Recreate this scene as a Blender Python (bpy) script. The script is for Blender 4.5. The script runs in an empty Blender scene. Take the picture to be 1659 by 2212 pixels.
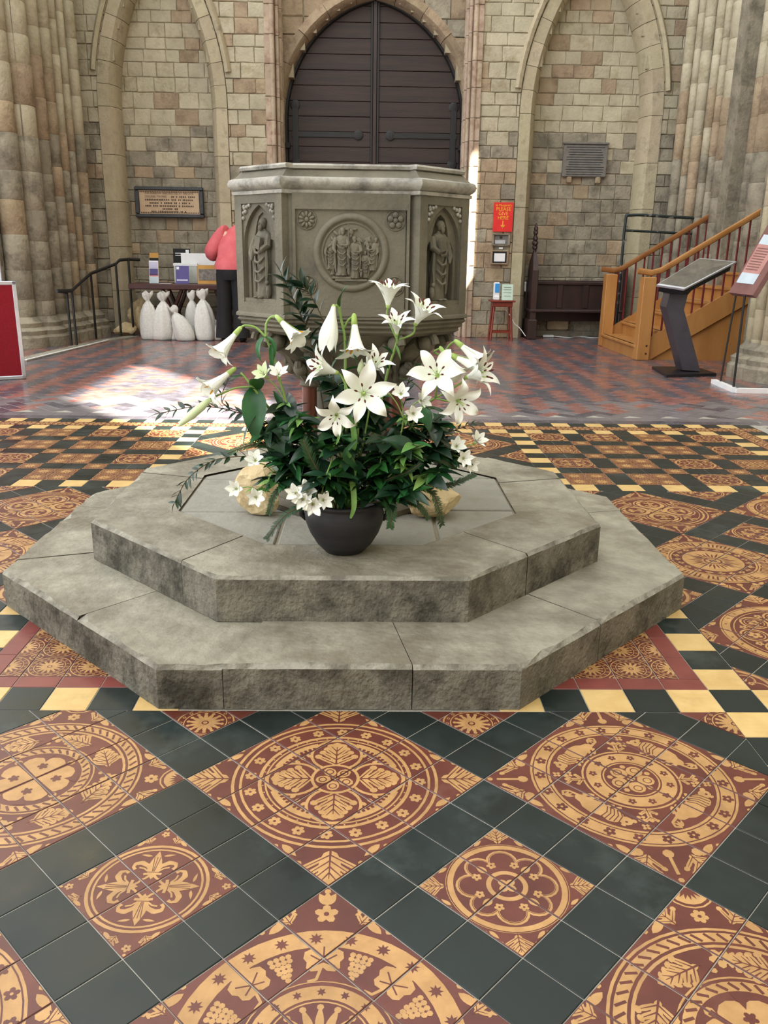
import bpy, bmesh, math, random
from mathutils import Vector, Matrix, Euler, Quaternion
random.seed(7)
PI = math.pi
R = random.random
def U(a, b): return a + (b - a) * random.random()

# ------------------------------------------------------------------ camera
FPX = 1810.435
PITCH, YAW, ROLL = 0.29825, -0.02112, 0.01399
CAM = Vector((0.0679, -1.6505, 1.1454))
def ray(u, v):
    a, b = u - 829.5, v - 1106.0
    c, s = math.cos(ROLL), math.sin(ROLL)
    a, b = c*a + s*b, -s*a + c*b
    x, up = a/FPX, -b/FPX
    c, s = math.cos(PITCH), math.sin(PITCH)
    y, z = c + s*up, -s + c*up
    c, s = math.cos(YAW), math.sin(YAW)
    return Vector((c*x - s*y, s*x + c*y, z))
def P(u, v, y=None, z=None, x=None):
    """a measured point of the photograph, at a chosen depth y (or height z, or x)"""
    d = ray(u, v)
    k = (y-CAM.y)/d.y if y is not None else ((z-CAM.z)/d.z if z is not None else (x-CAM.x)/d.x)
    return CAM + d*k
scene = bpy.context.scene
cd = bpy.data.cameras.new('camera'); cam = bpy.data.objects.new('camera', cd)
scene.collection.objects.link(cam); scene.camera = cam
cd.sensor_fit = 'HORIZONTAL'; cd.sensor_width = 36.0; cd.lens = FPX*36.0/1659.0
cd.clip_start = 0.05; cd.clip_end = 200
fw = ray(829.5, 1106).normalized()
rt = (ray(830.5, 1106) - ray(828.5, 1106)).normalized()
upv = rt.cross(fw).normalized()
m = Matrix((rt, upv, -fw)).transposed().to_4x4(); m.translation = CAM
cam.matrix_world = m

# ------------------------------------------------------------------ light
world = bpy.data.worlds.new('sky'); scene.world = world
world.use_nodes = True
bgn = world.node_tree.nodes['Background']
bgn.inputs[0].default_value = (0.97, 0.985, 1.0, 1); bgn.inputs[1].default_value = 1.0
SUN_DIR = Vector((-0.45, 0.60, -0.66)).normalized()
sd = bpy.data.lights.new('sun', 'SUN'); sun = bpy.data.objects.new('sun', sd)
scene.collection.objects.link(sun)
sd.energy = 20.0; sd.angle = 0.012; sd.color = (1.0, 0.93, 0.82)
sun.rotation_euler = SUN_DIR.to_track_quat('-Z', 'Y').to_euler()
sun.location = (8, -6, 14)
vs = scene.view_settings
vs.view_transform = 'Standard'; vs.look = 'None'; vs.gamma = 1.0; vs.use_curve_mapping = False
vs.exposure = 1.42
try:
    scene.cycles.use_denoising = True
    scene.cycles.max_bounces = 6; scene.cycles.diffuse_bounces = 3; scene.cycles.glossy_bounces = 3
    scene.cycles.transparent_max_bounces = 6; scene.cycles.transmission_bounces = 4
    scene.cycles.caustics_reflective = False; scene.cycles.caustics_refractive = False
except Exception: pass

# ------------------------------------------------------------------ helpers
COL = scene.collection
def lin(c):
    if isinstance(c, str):
        c = [int(c[i:i+2], 16)/255 for i in (0, 2, 4)]
    return tuple(x/12.92 if x <= .04045 else ((x+.055)/1.055)**2.4 for x in c) + (1.0,)
MATS = {}
def mat(name, c1, c2=None, rough=.7, scale=8.0, rand=0.0, bump=0.0, bscale=60.0, metal=0.0, spec=.5,
        c3=None, s3=1.5, f3=.5, coord='world', stretch=None, trans=0.0, sss=0.0, hue=0.0, emit=None, rvar=0.0, coat=0.0):
    """procedural material: two-tone noise, optional large stains, per-object tint, fine relief"""
    M = bpy.data.materials.new(name); M.use_nodes = True
    nt = M.node_tree; N = nt.nodes; L = nt.links
    b = N['Principled BSDF']
    b.inputs['Roughness'].default_value = rough; b.inputs['Metallic'].default_value = metal
    b.inputs['Specular IOR Level'].default_value = spec
    if coat: b.inputs['Coat Weight'].default_value = coat
    c1 = lin(c1); c2 = lin(c2) if c2 else c1
    if coord == 'world':
        g = N.new('ShaderNodeNewGeometry'); vec = g.outputs['Position']
    else:
        g = N.new('ShaderNodeTexCoord'); vec = g.outputs['Object']
    if stretch:
        mp = N.new('ShaderNodeMapping'); mp.inputs['Scale'].default_value = stretch
        L.new(vec, mp.inputs['Vector']); vec = mp.outputs['Vector']
    nz = N.new('ShaderNodeTexNoise'); nz.inputs['Scale'].default_value = scale
    nz.inputs['Detail'].default_value = 6; nz.inputs['Roughness'].default_value = .62
    L.new(vec, nz.inputs['Vector'])
    rp = N.new('ShaderNodeValToRGB'); rp.color_ramp.elements[0].position = .36; rp.color_ramp.elements[1].position = .64
    rp.color_ramp.elements[0].color = c1; rp.color_ramp.elements[1].color = c2
    L.new(nz.outputs['Fac'], rp.inputs['Fac']); out = rp.outputs['Color']
    if c3:
        n3 = N.new('ShaderNodeTexNoise'); n3.inputs['Scale'].default_value = s3; n3.inputs['Detail'].default_value = 7
        n3.inputs['Roughness'].default_value = .7
        L.new(vec, n3.inputs['Vector'])
        r3 = N.new('ShaderNodeMapRange'); r3.inputs[1].default_value = f3-.06; r3.inputs[2].default_value = f3+.12
        L.new(n3.outputs['Fac'], r3.inputs[0])
        mx = N.new('ShaderNodeMix'); mx.data_type = 'RGBA'
        L.new(r3.outputs[0], mx.inputs['Factor']); L.new(out, mx.inputs['A']); mx.inputs['B'].default_value = lin(c3)
        out = mx.outputs['Result']
    if rand or hue:
        oi = N.new('ShaderNodeObjectInfo')
        hs = N.new('ShaderNodeHueSaturation')
        mr = N.new('ShaderNodeMapRange'); mr.inputs[3].default_value = 1-rand; mr.inputs[4].default_value = 1+rand
        L.new(oi.outputs['Random'], mr.inputs[0]); L.new(mr.outputs[0], hs.inputs['Value'])
        if hue:
            mu = N.new('ShaderNodeMath'); mu.operation = 'MULTIPLY'; mu.inputs[1].default_value = 7.31
            fr = N.new('ShaderNodeMath'); fr.operation = 'FRACT'
            L.new(oi.outputs['Random'], mu.inputs[0]); L.new(mu.outputs[0], fr.inputs[0])
            m2 = N.new('ShaderNodeMapRange'); m2.inputs[3].default_value = .5-hue; m2.inputs[4].default_value = .5+hue
            L.new(fr.outputs[0], m2.inputs[0]); L.new(m2.outputs[0], hs.inputs['Hue'])
        L.new(out, hs.inputs['Color']); out = hs.outputs['Color']
    L.new(out, b.inputs['Base Color'])
    if rvar:
        m3 = N.new('ShaderNodeMapRange'); m3.inputs[3].default_value = max(.03, rough-rvar); m3.inputs[4].default_value = rough+rvar
        m3.inputs[1].default_value = .35; m3.inputs[2].default_value = .65
        L.new(nz.outputs['Fac'], m3.inputs[0]); L.new(m3.outputs[0], b.inputs['Roughness'])
    if bump:
        n2 = N.new('ShaderNodeTexNoise'); n2.inputs['Scale'].default_value = bscale; n2.inputs['Detail'].default_value = 5
        L.new(vec, n2.inputs['Vector'])
        bp = N.new('ShaderNodeBump'); bp.inputs['Strength'].default_value = bump; bp.inputs['Distance'].default_value = .01
        L.new(n2.outputs['Fac'], bp.inputs['Height']); L.new(bp.outputs[0], b.inputs['Normal'])
    if trans: b.inputs['Transmission Weight'].default_value = trans
    if sss:
        b.inputs['Subsurface Weight'].default_value = sss; b.inputs['Subsurface Radius'].default_value = (.02, .02, .01)
        b.inputs['Subsurface Scale'].default_value = .3
    if emit:
        b.inputs['Emission Color'].default_value = lin(emit[0]); b.inputs['Emission Strength'].default_value = emit[1]
    MATS[name] = M
    return M

def wl(o):
    v = Vector((0, 0, 0))
    while o is not None:
        v = v + o.location; o = o.parent
    return v
class MB:
    def __init__(s): s.v = []; s.f = []; s.m = []; s.mi = 0
    def add(s, vs, fs):
        n = len(s.v); s.v += [tuple(p) for p in vs]
        for f in fs: s.f.append([i+n for i in f]); s.m.append(s.mi)
        return s
    def box(s, c, d, rz=0.0, rot=None, bev=0.0):
        x, y, z = d[0]/2, d[1]/2, d[2]/2
        M = rot if rot is not None else Matrix.Rotation(rz, 3, 'Z')
        c = Vector(c)
        if not bev:
            pts = [M @ Vector(p) + c for p in ((-x,-y,-z),(x,-y,-z),(x,y,-z),(-x,y,-z),(-x,-y,z),(x,-y,z),(x,y,z),(-x,y,z))]
            return s.add(pts, [(0,3,2,1),(4,5,6,7),(0,1,5,4),(1,2,6,5),(2,3,7,6),(3,0,4,7)])
        b = min(bev, x*.45, y*.45, z*.45)
        rings = []
        for (ix, zz) in ((b, -z), (0, -z+b), (0, z-b), (b, z)):
            X, Y = x-ix, y-ix
            q = b*.6 if ix == 0 else b*.6
            rings.append([(-X+q,-Y,zz),(X-q,-Y,zz),(X,-Y+q,zz),(X,Y-q,zz),(X-q,Y,zz),(-X+q,Y,zz),(-X,Y-q,zz),(-X,-Y+q,zz)])
        return s.loft([[M @ Vector(p) + c for p in r] for r in rings], True, True)
    def loft(s, rings, cap0=False, cap1=False, closed=True):
        n = len(rings[0]); base = len(s.v)
        for r in rings: s.v += [tuple(p) for p in r]
        e = n if closed else n-1
        for k in range(len(rings)-1):
            for i in range(e):
                j = (i+1) % n
                s.f.append([base+k*n+i, base+k*n+j, base+(k+1)*n+j, base+(k+1)*n+i]); s.m.append(s.mi)
        if cap0: s.f.append([base+i for i in range(n)][::-1]); s.m.append(s.mi)
        if cap1: s.f.append([base+(len(rings)-1)*n+i for i in range(n)]); s.m.append(s.mi)
        return s
    def tube(s, pts, r, n=8, cap=True, flat=1.0):
        pts = [Vector(p) for p in pts]
        if not hasattr(r, '__len__'): r = [r]*len(pts)
        rings = []; prev = None
        for i, p in enumerate(pts):
            t = (pts[min(i+1, len(pts)-1)] - pts[max(i-1, 0)]).normalized()
            a = prev if prev is not None else (Vector((0,0,1)) if abs(t.z) < .9 else Vector((1,0,0)))
            x = (a - t*a.dot(t)).normalized(); prev = x; y = t.cross(x)
            rings.append([p + (x*math.cos(2*PI*k/n) + y*math.sin(2*PI*k/n)*flat)*r[i] for k in range(n)])
        return s.loft(rings, cap, cap)
    def lathe(s, prof, c=(0,0,0), n=24, ang=2*PI, start=0.0, sx=1.0, sy=1.0):
        rings = []
        full = abs(ang-2*PI) < 1e-6
        cnt = n if full else n+1
        for (r, z) in prof:
            rings.append([(c[0]+sx*r*math.cos(start+ang*k/n), c[1]+sy*r*math.sin(start+ang*k/n), c[2]+z) for k in range(cnt)])
        return s.loft(rings, full and prof[0][0] > 1e-5, full and prof[-1][0] > 1e-5, full)
    def ball(s, c, r, n=10, m=6, rot=None):
        if not hasattr(r, '__len__'): r = (r, r, r)
        c = Vector(c); rings = []
        for k in range(m+1):
            t = -PI/2 + PI*k/m; rr = max(math.cos(t), .001)
            ring = []
            for i in range(n):
                p = Vector((r[0]*rr*math.cos(2*PI*i/n), r[1]*rr*math.sin(2*PI*i/n), r[2]*math.sin(t)))
                if rot is not None: p = rot @ p
                ring.append(p + c)
            rings.append(ring)
        return s.loft(rings, True, True)
    def prism(s, poly, z0, z1, f=lambda x, y, z: (x, y, z)):
        n = len(poly)
        return s.loft([[f(x, y, z0) for x, y in poly], [f(x, y, z1) for x, y in poly]], True, True)
    def mesh(s, name, smooth=False, off=None):
        me = bpy.data.meshes.new(name)
        v = s.v if off is None else [(a-off[0], b-off[1], c-off[2]) for a, b, c in s.v]
        me.from_pydata(v, [], s.f)
        if any(s.m): me.polygons.foreach_set('material_index', s.m)
        bm = bmesh.new(); bm.from_mesh(me); bmesh.ops.recalc_face_normals(bm, faces=bm.faces); bm.to_mesh(me); bm.free()
        if smooth:
            me.polygons.foreach_set('use_smooth', [True]*len(me.polygons))
            if smooth != 'all':
                try: me.set_sharp_from_angle(angle=math.radians(42))
                except Exception: pass
        me.update()
        return me
    def build(s, name, m, parent=None, smooth=False, local=False):
        off = None if (local or parent is None) else wl(parent)
        me = s.mesh(name, smooth, off)
        for q in (m if isinstance(m, (list, tuple)) else [m]): me.materials.append(q)
        return link(name, me, parent)
def link(name, me, parent=None, loc=None, rot=None, sc=None):
    o = bpy.data.objects.new(name, me); COL.objects.link(o)
    if parent is not None: o.parent = parent
    if loc is not None: o.location = loc
    if rot is not None: o.rotation_euler = rot
    if sc is not None: o.scale = sc
    return o
def tag(o, label, cat, group=None, kind=None):
    o['label'] = label
    if cat: o['category'] = cat
    if group: o['group'] = group
    if kind: o['kind'] = kind
    return o
def thing(name, label, cat, loc, group=None, kind=None, rz=0.0):
    o = bpy.data.objects.new(name, None); COL.objects.link(o)
    o.location = loc; o.rotation_euler = (0, 0, rz); o.empty_display_size = .05
    return tag(o, label, cat, group, kind)

def clip(poly, hp):
    """convex clip of a 2-D polygon by half-planes (a,b,c): a*x+b*y<=c"""
    for a, b, c in hp:
        out = []; n = len(poly)
        for i in range(n):
            p, q = poly[i], poly[(i+1) % n]
            dp, dq = a*p[0]+b*p[1]-c, a*q[0]+b*q[1]-c
            if dp <= 0: out.append(p)
            if (dp < 0 < dq) or (dq < 0 < dp):
                t = dp/(dp-dq); out.append((p[0]+(q[0]-p[0])*t, p[1]+(q[1]-p[1])*t))
        poly = out
        if len(poly) < 3: return []
    return poly
def area(poly): return .5*sum(poly[i][0]*poly[(i+1) % len(poly)][1]-poly[(i+1) % len(poly)][0]*poly[i][1] for i in range(len(poly)))
def halfplanes(poly, inset=0.0):
    if area(poly) < 0: poly = poly[::-1]
    hp = []
    for i in range(len(poly)):
        p, q = poly[i], poly[(i+1) % len(poly)]
        dx, dy = q[0]-p[0], q[1]-p[1]; l = math.hypot(dx, dy) or 1e-9
        a, b = dy/l, -dx/l
        hp.append((a, b, a*p[0]+b*p[1]-inset))
    return hp
def catmull(pts, k=6):
    pts = [Vector(p) for p in pts]; out = []
    for i in range(len(pts)-1):
        p0, p1, p2, p3 = pts[max(i-1, 0)], pts[i], pts[i+1], pts[min(i+2, len(pts)-1)]
        for j in range(k):
            t = j/k
            out.append(.5*((2*p1)+(p2-p0)*t+(2*p0-5*p1+4*p2-p3)*t*t+(3*p1-p0-3*p2+p3)*t**3))
    out.append(pts[-1])
    return out
def text_mesh(body, size, name='lettering', align='CENTER', spacing=1.0, extrude=.0006):
    cu = bpy.data.curves.new('t', 'FONT'); cu.body = body; cu.size = size; cu.align_x = align; cu.align_y = 'CENTER'
    cu.space_line = spacing; cu.extrude = extrude; cu.resolution_u = 2
    o = bpy.data.objects.new('t', cu); COL.objects.link(o)
    dg = bpy.context.evaluated_depsgraph_get(); dg.update()
    me = bpy.data.meshes.new_from_object(o.evaluated_get(dg)); me.name = name
    bpy.data.objects.remove(o); bpy.data.curves.remove(cu)
    me.materials.clear()
    return me
def orient(d, up=Vector((0, 0, 1))):
    return Vector(d).normalized().to_track_quat('Z', 'Y').to_euler()

# ------------------------------------------------------------------ materials
m_black = mat('black_clay', '171f1e', '202927', rough=.36, scale=5, rand=.16, c3='3d4643', s3=2.2, f3=.61, rvar=.1, spec=.36)
m_cream = mat('cream_clay', 'c6a467', 'd2b377', rough=.4, scale=14, rand=.06, c3='b3945f', s3=6, f3=.62)
m_buff = mat('buff_inlay', 'a57d4c', 'b98f5b', rough=.42, scale=22, rand=.07, c3='957452', s3=7, f3=.62)
m_red = mat('red_clay', '56281f', '643126', rough=.38, scale=12, rand=.1, c3='664337', s3=6, f3=.66)
m_oxblood = mat('oxblood_clay', '6e332e', '7c3d36', rough=.36, scale=10, rand=.06)
m_grout = mat('grout', '8d8a80', 'a5a196', rough=.9, scale=30)
m_qred = mat('quarry_red', '855953', '976a63', rough=.24, scale=9, rand=.12, c3='795650', s3=2, f3=.6, rvar=.08, spec=.7)
m_qblk = mat('quarry_black', '4c4950', '5d5a62', rough=.24, scale=9, rand=.14, c3='6a666c', s3=2, f3=.6, rvar=.08, spec=.7)
m_qgrey = mat('quarry_grey', '6a6568', '787376', rough=.3, scale=9, rand=.12)
m_step = mat('step_stone', '888475', 'a19c8b', rough=.86, scale=9, rand=.06, bump=.7, bscale=40, c3='746d5d', s3=2.6, f3=.51, spec=.3)
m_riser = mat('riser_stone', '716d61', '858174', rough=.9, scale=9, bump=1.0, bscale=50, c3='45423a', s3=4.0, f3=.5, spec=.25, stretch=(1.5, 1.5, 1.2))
m_pave = mat('pave_stone', '8a887e', '9b998d', rough=.86, scale=6, rand=.06, bump=.5, bscale=40, c3='7f7b70', s3=3, f3=.56, spec=.3)
m_edge = mat('worn_step_edge', '8c897c', '9f9b8d', rough=.85, scale=16, bump=.8, bscale=50, c3='69655a', s3=11, f3=.5, spec=.3)
m_mortar = mat('mortar', '8a8170', '9a917e', rough=.95, scale=20)
m_font = mat('font_stone', '6c6758', '797363', rough=.72, scale=4, bump=.25, bscale=90, c3='5a574c', s3=3.4, f3=.52, spec=.35)
m_fontd = mat('font_worn_edge', '9a968b', 'b1ada2', rough=.6, scale=9, bump=.4, bscale=40, c3='5d5b55', s3=7, f3=.52, spec=.4)
m_marble = mat('red_marble', '5a3126', '74412f', rough=.3, scale=7)
m_rock = mat('rough_tan_rock', 'c5ae84', 'dac79e', rough=.95, scale=8, bump=1.0, bscale=30, c3='97794f', s3=9, f3=.56)
m_pot = mat('charcoal_pot', '232225', '2d2c2e', rough=.55, scale=5, spec=.4, stretch=(1, 1, 12), bump=.1)
m_pet = mat('white_petal', 'f1f4e8', 'fafbf4', rough=.5, scale=6, spec=.3, sss=.0)
m_petg = mat('green_white_petal', 'c9dba4', 'e6edcd', rough=.5, scale=5, spec=.3)
m_throat = mat('green_throat', '9db85f', 'b5cc7a', rough=.55, scale=9, spec=.3)
m_anther = mat('maroon_anther', '4f1f18', '672a1d', rough=.8)
m_oranth = mat('orange_anther', 'c98a1c', 'd99a2a', rough=.8)
m_stem = mat('green_stem', '7fa04c', '94b462', rough=.5, scale=9)
m_leaf = mat('lily_leaf', '1c4a22', '2f6730', rough=.34, scale=9, rand=.25, hue=.02, spec=.5)
m_leafl = mat('light_leaf', '55803a', '7ba455', rough=.4, scale=9, rand=.18, hue=.015)
m_dleaf = mat('dark_leaf', '142b18', '21402a', rough=.3, scale=9, rand=.3, hue=.02, spec=.55)
m_twig = mat('brown_twig', '4a3a26', '5d4a33', rough=.8)
m_yew = mat('yew_needles', '1d3a1f', '2c5229', rough=.5, scale=12, rand=.2)
m_pale = mat('wall_pale', 'a9a089', 'bab199', rough=.92, scale=3.5, rand=.08, hue=.003, bump=.9, bscale=30, c3='998e73', s3=4, f3=.57, spec=.2)
m_grey = mat('wall_grey', '8a8272', '9e9683', rough=.92, scale=4, rand=.14, hue=.004, bump=1.0, bscale=30, c3='6f695c', s3=4.5, f3=.53, spec=.2)
m_warm = mat('wall_warm', '97856d', 'ab997f', rough=.92, scale=4, rand=.10, hue=.005, bump=1.0, bscale=30, c3='82705d', s3=5, f3=.55, spec=.2)
m_wmort = mat('wall_mortar', '978e76', 'a79d84', rough=.95, scale=12)
m_ring = mat('arch_stone', 'a69b80', 'b9ae93', rough=.9, scale=5, rand=.09, hue=.01, bump=.6, bscale=40, c3='8d846d', s3=5, f3=.57, spec=.2)
m_jamb = mat('jamb_stone', 'a6947f', 'b8a591', rough=.9, scale=5, rand=.1, hue=.01, bump=.6, bscale=40, c3='8d735f', s3=6, f3=.56, spec=.2)
m_door = mat('door_oak', '271a16', '37241e', rough=.55, scale=3, rand=.12, stretch=(.4, 1, 6), bump=.2, bscale=20)
m_iron = mat('black_iron', '131313', '1c1b1a', rough=.5, metal=.0)
m_oak = mat('honey_oak', 'a4703a', 'b5824a', rough=.4, scale=5, rand=.05, stretch=(1, 1, .25))
m_oakr = mat('oak_handrail', '7f5029', '8f6034', rough=.38, scale=5)
m_brail = mat('dark_red_bar', '5c1a1c', '6d2426', rough=.45)
m_pew = mat('dark_pew_oak', '2a1b19', '3a2623', rough=.42, scale=6, stretch=(1, 1, .2))
m_mahog = mat('mahogany', '6e2417', '83301f', rough=.35, scale=6)
m_dtable = mat('dark_table_wood', '3a1714', '4a201b', rough=.35, scale=6)
m_white = mat('white_paint', 'e2e3e4', 'eceded', rough=.5)
m_sack = mat('white_sack', 'd3d1ca', 'e2e0da', rough=.8, scale=40, rand=.06, bump=.5, bscale=90)
m_steel = mat('black_steel', '1d1d20', '26262a', rough=.4, metal=.3)
m_slate = mat('slate_steel', '47444d', '504d57', rough=.38, metal=.4)
m_alu = mat('aluminium', 'b9bcc4', 'c9ccd3', rough=.35, metal=.6)
m_felt = mat('red_felt', '7c0c1c', '8a1021', rough=.95, scale=60)
m_signred = mat('sign_red', 'd92120', 'e02a26', rough=.45)
m_yellow = mat('sign_yellow', 'f0b432', 'f0b432', rough=.5)
m_brownp = mat('brown_panel', '6d4a47', '7a5551', rough=.55, scale=6)
m_ltblue = mat('pale_blue_print', 'b3c2cb', 'c0cdd4', rough=.5)
m_pinkp = mat('pink_print', 'a97a74', 'b4867f', rough=.5)
m_glass = mat('display_glass', '55524c', '6a665d', rough=.08, spec=.6)
m_pole = mat('worn_green_pole', '14201f', '1d2b2a', rough=.5, scale=12, c3='d6d4ca', s3=8, f3=.62)
m_plaque = mat('stone_plaque', 'b79c7e', 'c6ac8d', rough=.7, scale=10)
m_pframe = mat('black_marble', '24262a', '34373b', rough=.4, scale=12)
m_slateplq = mat('grey_slate', '6c6862', '7a756e', rough=.8, scale=12, bump=.3)
m_ink = mat('dark_ink', '4d3b30', '4d3b30', rough=.8)
m_inkd = mat('black_ink', '1a1a1a', '1a1a1a', rough=.8)
m_skin = mat('skin', 'c99a80', 'd3a68c', rough=.6)
m_blouse = mat('coral_blouse', 'c55a60', 'd0686d', rough=.85, scale=7, bump=.3, bscale=30)
m_trouser = mat('black_trousers', '131214', '1b1a1c', rough=.85)
m_hair = mat('grey_hair', '8f8678', 'a39a8c', rough=.7)
m_purple = mat('purple_cover', '3b2f72', '4b3b86', rough=.4)
m_blue = mat('bright_blue', '2f8fd6', '3b9be2', rough=.4)
m_green = mat('pale_green_paper', 'bcd6c4', 'c6ddcc', rough=.6)
m_orange = mat('orange_card', 'b98636', 'c59243', rough=.6)
m_clear = mat('clear_acrylic', 'b9c0b8', 'cdd3cc', rough=.12, spec=.5)
m_photo = mat('dark_photo_print', '57504a', '857b70', rough=.5, scale=25)
m_lilac = mat('lilac_print', 'b3afd0', 'c6c3dc', rough=.5)
m_pinkr = mat('pink_print_band', 'cf7f86', 'd78d93', rough=.5)

# ================================================================== FLOOR
T = .12012                      # tile pitch
OC = Vector((0.0, 1.4475, 0))   # centre of the octagonal steps
def octagon(a, h=None, c=(OC.x, OC.y)):
    h = a*math.tan(PI/8) if h is None else h
    return [(c[0]+x, c[1]+y) for x, y in ((-h,-a),(h,-a),(a,-h),(a,h),(h,a),(-h,a),(-a,h),(-a,-h))]
floor = MB().box((0.6, 3.6, -.052), (17, 19, .1)).build('floor', m_grout)
tag(floor, 'church floor of patterned, black, cream and red clay tiles', 'floor', kind='structure')
floor.location.z = 0.0

# ---- pattern drawing: convex shapes laid over each other, colour 0 = buff inlay, 1 = red clay
class Pat:
    def __init__(s): s.p = []      # (layer, colour, polygon)
    def poly(s, l, c, pts): s.p.append((l, c, pts))
    def ell(s, l, c, x, y, a, b=None, rot=0.0, n=10):
        b = a if b is None else b; co, si = math.cos(rot), math.sin(rot)
        s.poly(l, c, [(x+a*math.cos(2*PI*k/n)*co-b*math.sin(2*PI*k/n)*si, y+a*math.cos(2*PI*k/n)*si+b*math.sin(2*PI*k/n)*co) for k in range(n)])
    def ring(s, l, c, x, y, r0, r1, n=40, a0=0.0, a1=2*PI):
        for k in range(n):
            t0, t1 = a0+(a1-a0)*k/n, a0+(a1-a0)*(k+1)/n
            s.poly(l, c, [(x+r*math.cos(t), y+r*math.sin(t)) for r, t in ((r0,t0),(r1,t0),(r1,t1),(r0,t1))])
    def line(s, l, c, pts, w):
        ws = w if hasattr(w, '__len__') else [w]*len(pts)
        for i in range(len(pts)-1):
            (x0, y0), (x1, y1) = pts[i], pts[i+1]; d = math.hypot(x1-x0, y1-y0) or 1e-9
            nx, ny = -(y1-y0)/d, (x1-x0)/d
            s.poly(l, c, [(x0+nx*ws[i]/2, y0+ny*ws[i]/2), (x0-nx*ws[i]/2, y0-ny*ws[i]/2), (x1-nx*ws[i+1]/2, y1-ny*ws[i+1]/2), (x1+nx*ws[i+1]/2, y1+ny*ws[i+1]/2)])
            if 0 < i: s.ell(l, c, x0, y0, ws[i]/2, n=6)
    def flower(s, l, c, x, y, r, n=5, rot=0.0, c2=None):
        for k in range(n):
            t = rot+2*PI*k/n; s.ell(l, c, x+.55*r*math.cos(t), y+.55*r*math.sin(t), r*.45, r*.36, t, 7)
        s.ell(l+1, 1-c if c2 is None else c2, x, y, r*.24, n=6)
    def star(s, l, c, x, y, r, n=8):
        for k in range(n):
            t = 2*PI*k/n; w = PI/n
            s.poly(l, c, [(x, y), (x+.5*r*math.cos(t-w), y+.5*r*math.sin(t-w)), (x+r*math.cos(t), y+r*math.sin(t)), (x+.5*r*math.cos(t+w), y+.5*r*math.sin(t+w))])
    def lens(s, l, c, x, y, t, L, w, n=6):
        """pointed leaf from (x,y) along angle t"""
        a = [(L*k/n, w/2*math.sin(PI*(k/n)**.8)) for k in range(n+1)]
        pts = a + [(u, -v) for u, v in a[-2:0:-1]]
        s.poly(l, c, [(x+u*math.cos(t)-v*math.sin(t), y+u*math.sin(t)+v*math.cos(t)) for u, v in pts])
    def oak(s, l, x, y, t, L, W, pairs=3, c=0):
        co, si = math.cos(t), math.sin(t)
        q = lambda u, v: (x+u*co-v*si, y+u*si+v*co)
        s.ell(l, c, *q(L*.5, 0), L*.46, W*.12, t, 10)
        for k in range(pairs):
            u = L*(.18+.5*k/max(1, pairs-1)); sp = W*(.5-.07*k)
            for sg in (1, -1):
                an = .95-.12*k
                s.ell(l, c, *q(u+.5*sp*math.cos(an), sg*.5*sp*math.sin(an)), sp*.55, L*(.115-.012*pairs), t+sg*an, 9); s.ell(l, c, *q(u+.88*sp*math.cos(an), sg*.88*sp*math.sin(an)), sp*.16, L*(.135-.012*pairs), t+sg*an, 7)
                s.line(l+1, 1-c, [q(u, 0), q(u+.75*sp*math.cos(an), sg*.75*sp*math.sin(an))], [L*.035, L*.012])
        s.ell(l, c, *q(L*.88, 0), L*.16, W*.12, t, 8)
        s.line(l+1, 1-c, [q(0, 0), q(L*.85, 0)], [L*.05, L*.015])
    def dashes(s, l, c, r0, r1, n, skew):
        for k in range(n):
            t = 2*PI*k/n
            s.line(l, c, [(r0*math.cos(t), r0*math.sin(t)), (r1*math.cos(t+skew), r1*math.sin(t+skew))], .024)
D4 = [PI/4+PI/2*k for k in range(4)]
def pat_oakquatre():
    p = Pat()
    for r0, r1 in ((.955, .985), (.885, .91), (.70, .735), (.655, .672)): p.ring(1, 0, 0, 0, r0, r1, 48)
    for k in range(20): t = 2*PI*k/20+.1; p.flower(1, 0, .81*math.cos(t), .81*math.sin(t), .062, 6)
    for k in range(40): t = 2*PI*k/40; p.ell(1, 0, .925*math.cos(t+.05), .925*math.sin(t+.05), .012, n=5) if False else p.ell(1, 0, .688*math.cos(t), .688*math.sin(t), .010, n=5)
    for k in range(4):
        t = PI/2*k
        p.ring(1, 0, 0, 0, .54, .63, 12, t-.46, t+.46)
        for j in range(-4, 5): p.ell(2, 1, .555*math.cos(t+j*.09), .555*math.sin(t+j*.09), .02, n=5)
        for j in (-1, 0, 1): p.ell(1, 0, .47*math.cos(t+j*.16), .47*math.sin(t+j*.16), .035, .022, t, 7)
    for t in D4:
        x, y = .40*math.cos(t), .40*math.sin(t)
        p.ell(1, 0, x, y, .265, n=24); p.ell(2, 1, x, y, .235, n=24)
        p.oak(3, .16*math.cos(t), .16*math.sin(t), t, .44, .50, 4)
    p.ell(5, 0, 0, 0, .235, n=24); p.ell(6, 1, 0, 0, .205, n=24)
    for k in range(5):
        t = 2*PI*k/5; p.ell(7, 0, .115*math.cos(t), .115*math.sin(t), .075, .06, t, 9); p.ring(8, 1, .12*math.cos(t), .12*math.sin(t), .03, .042, 9)
    p.ell(9, 1, 0, 0, .05, n=8); p.ell(10, 0, 0, 0, .03, n=8)
    for t in D4: p.oak(1, .99*math.cos(t), .99*math.sin(t), t, .42, .80, 4)
    return p
def corner_oaks(p):
    for t in D4:
        for a in (-.27, .27): p.oak(1, 1.06*math.cos(t+a*.62), 1.06*math.sin(t+a*.62), t+a*1.3, .26, .40, 3); p.ell(1, 0, 1.06*math.cos(t+a*.9), 1.06*math.sin(t+a*.9), .05, n=8)
        p.ell(1, 0, 1.05*math.cos(t), 1.05*math.sin(t), .05, n=8)
        p.line(1, 0, [(1.0*math.cos(t), 1.0*math.sin(t)), (1.3*math.cos(t), 1.3*math.sin(t))], .03)
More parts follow.
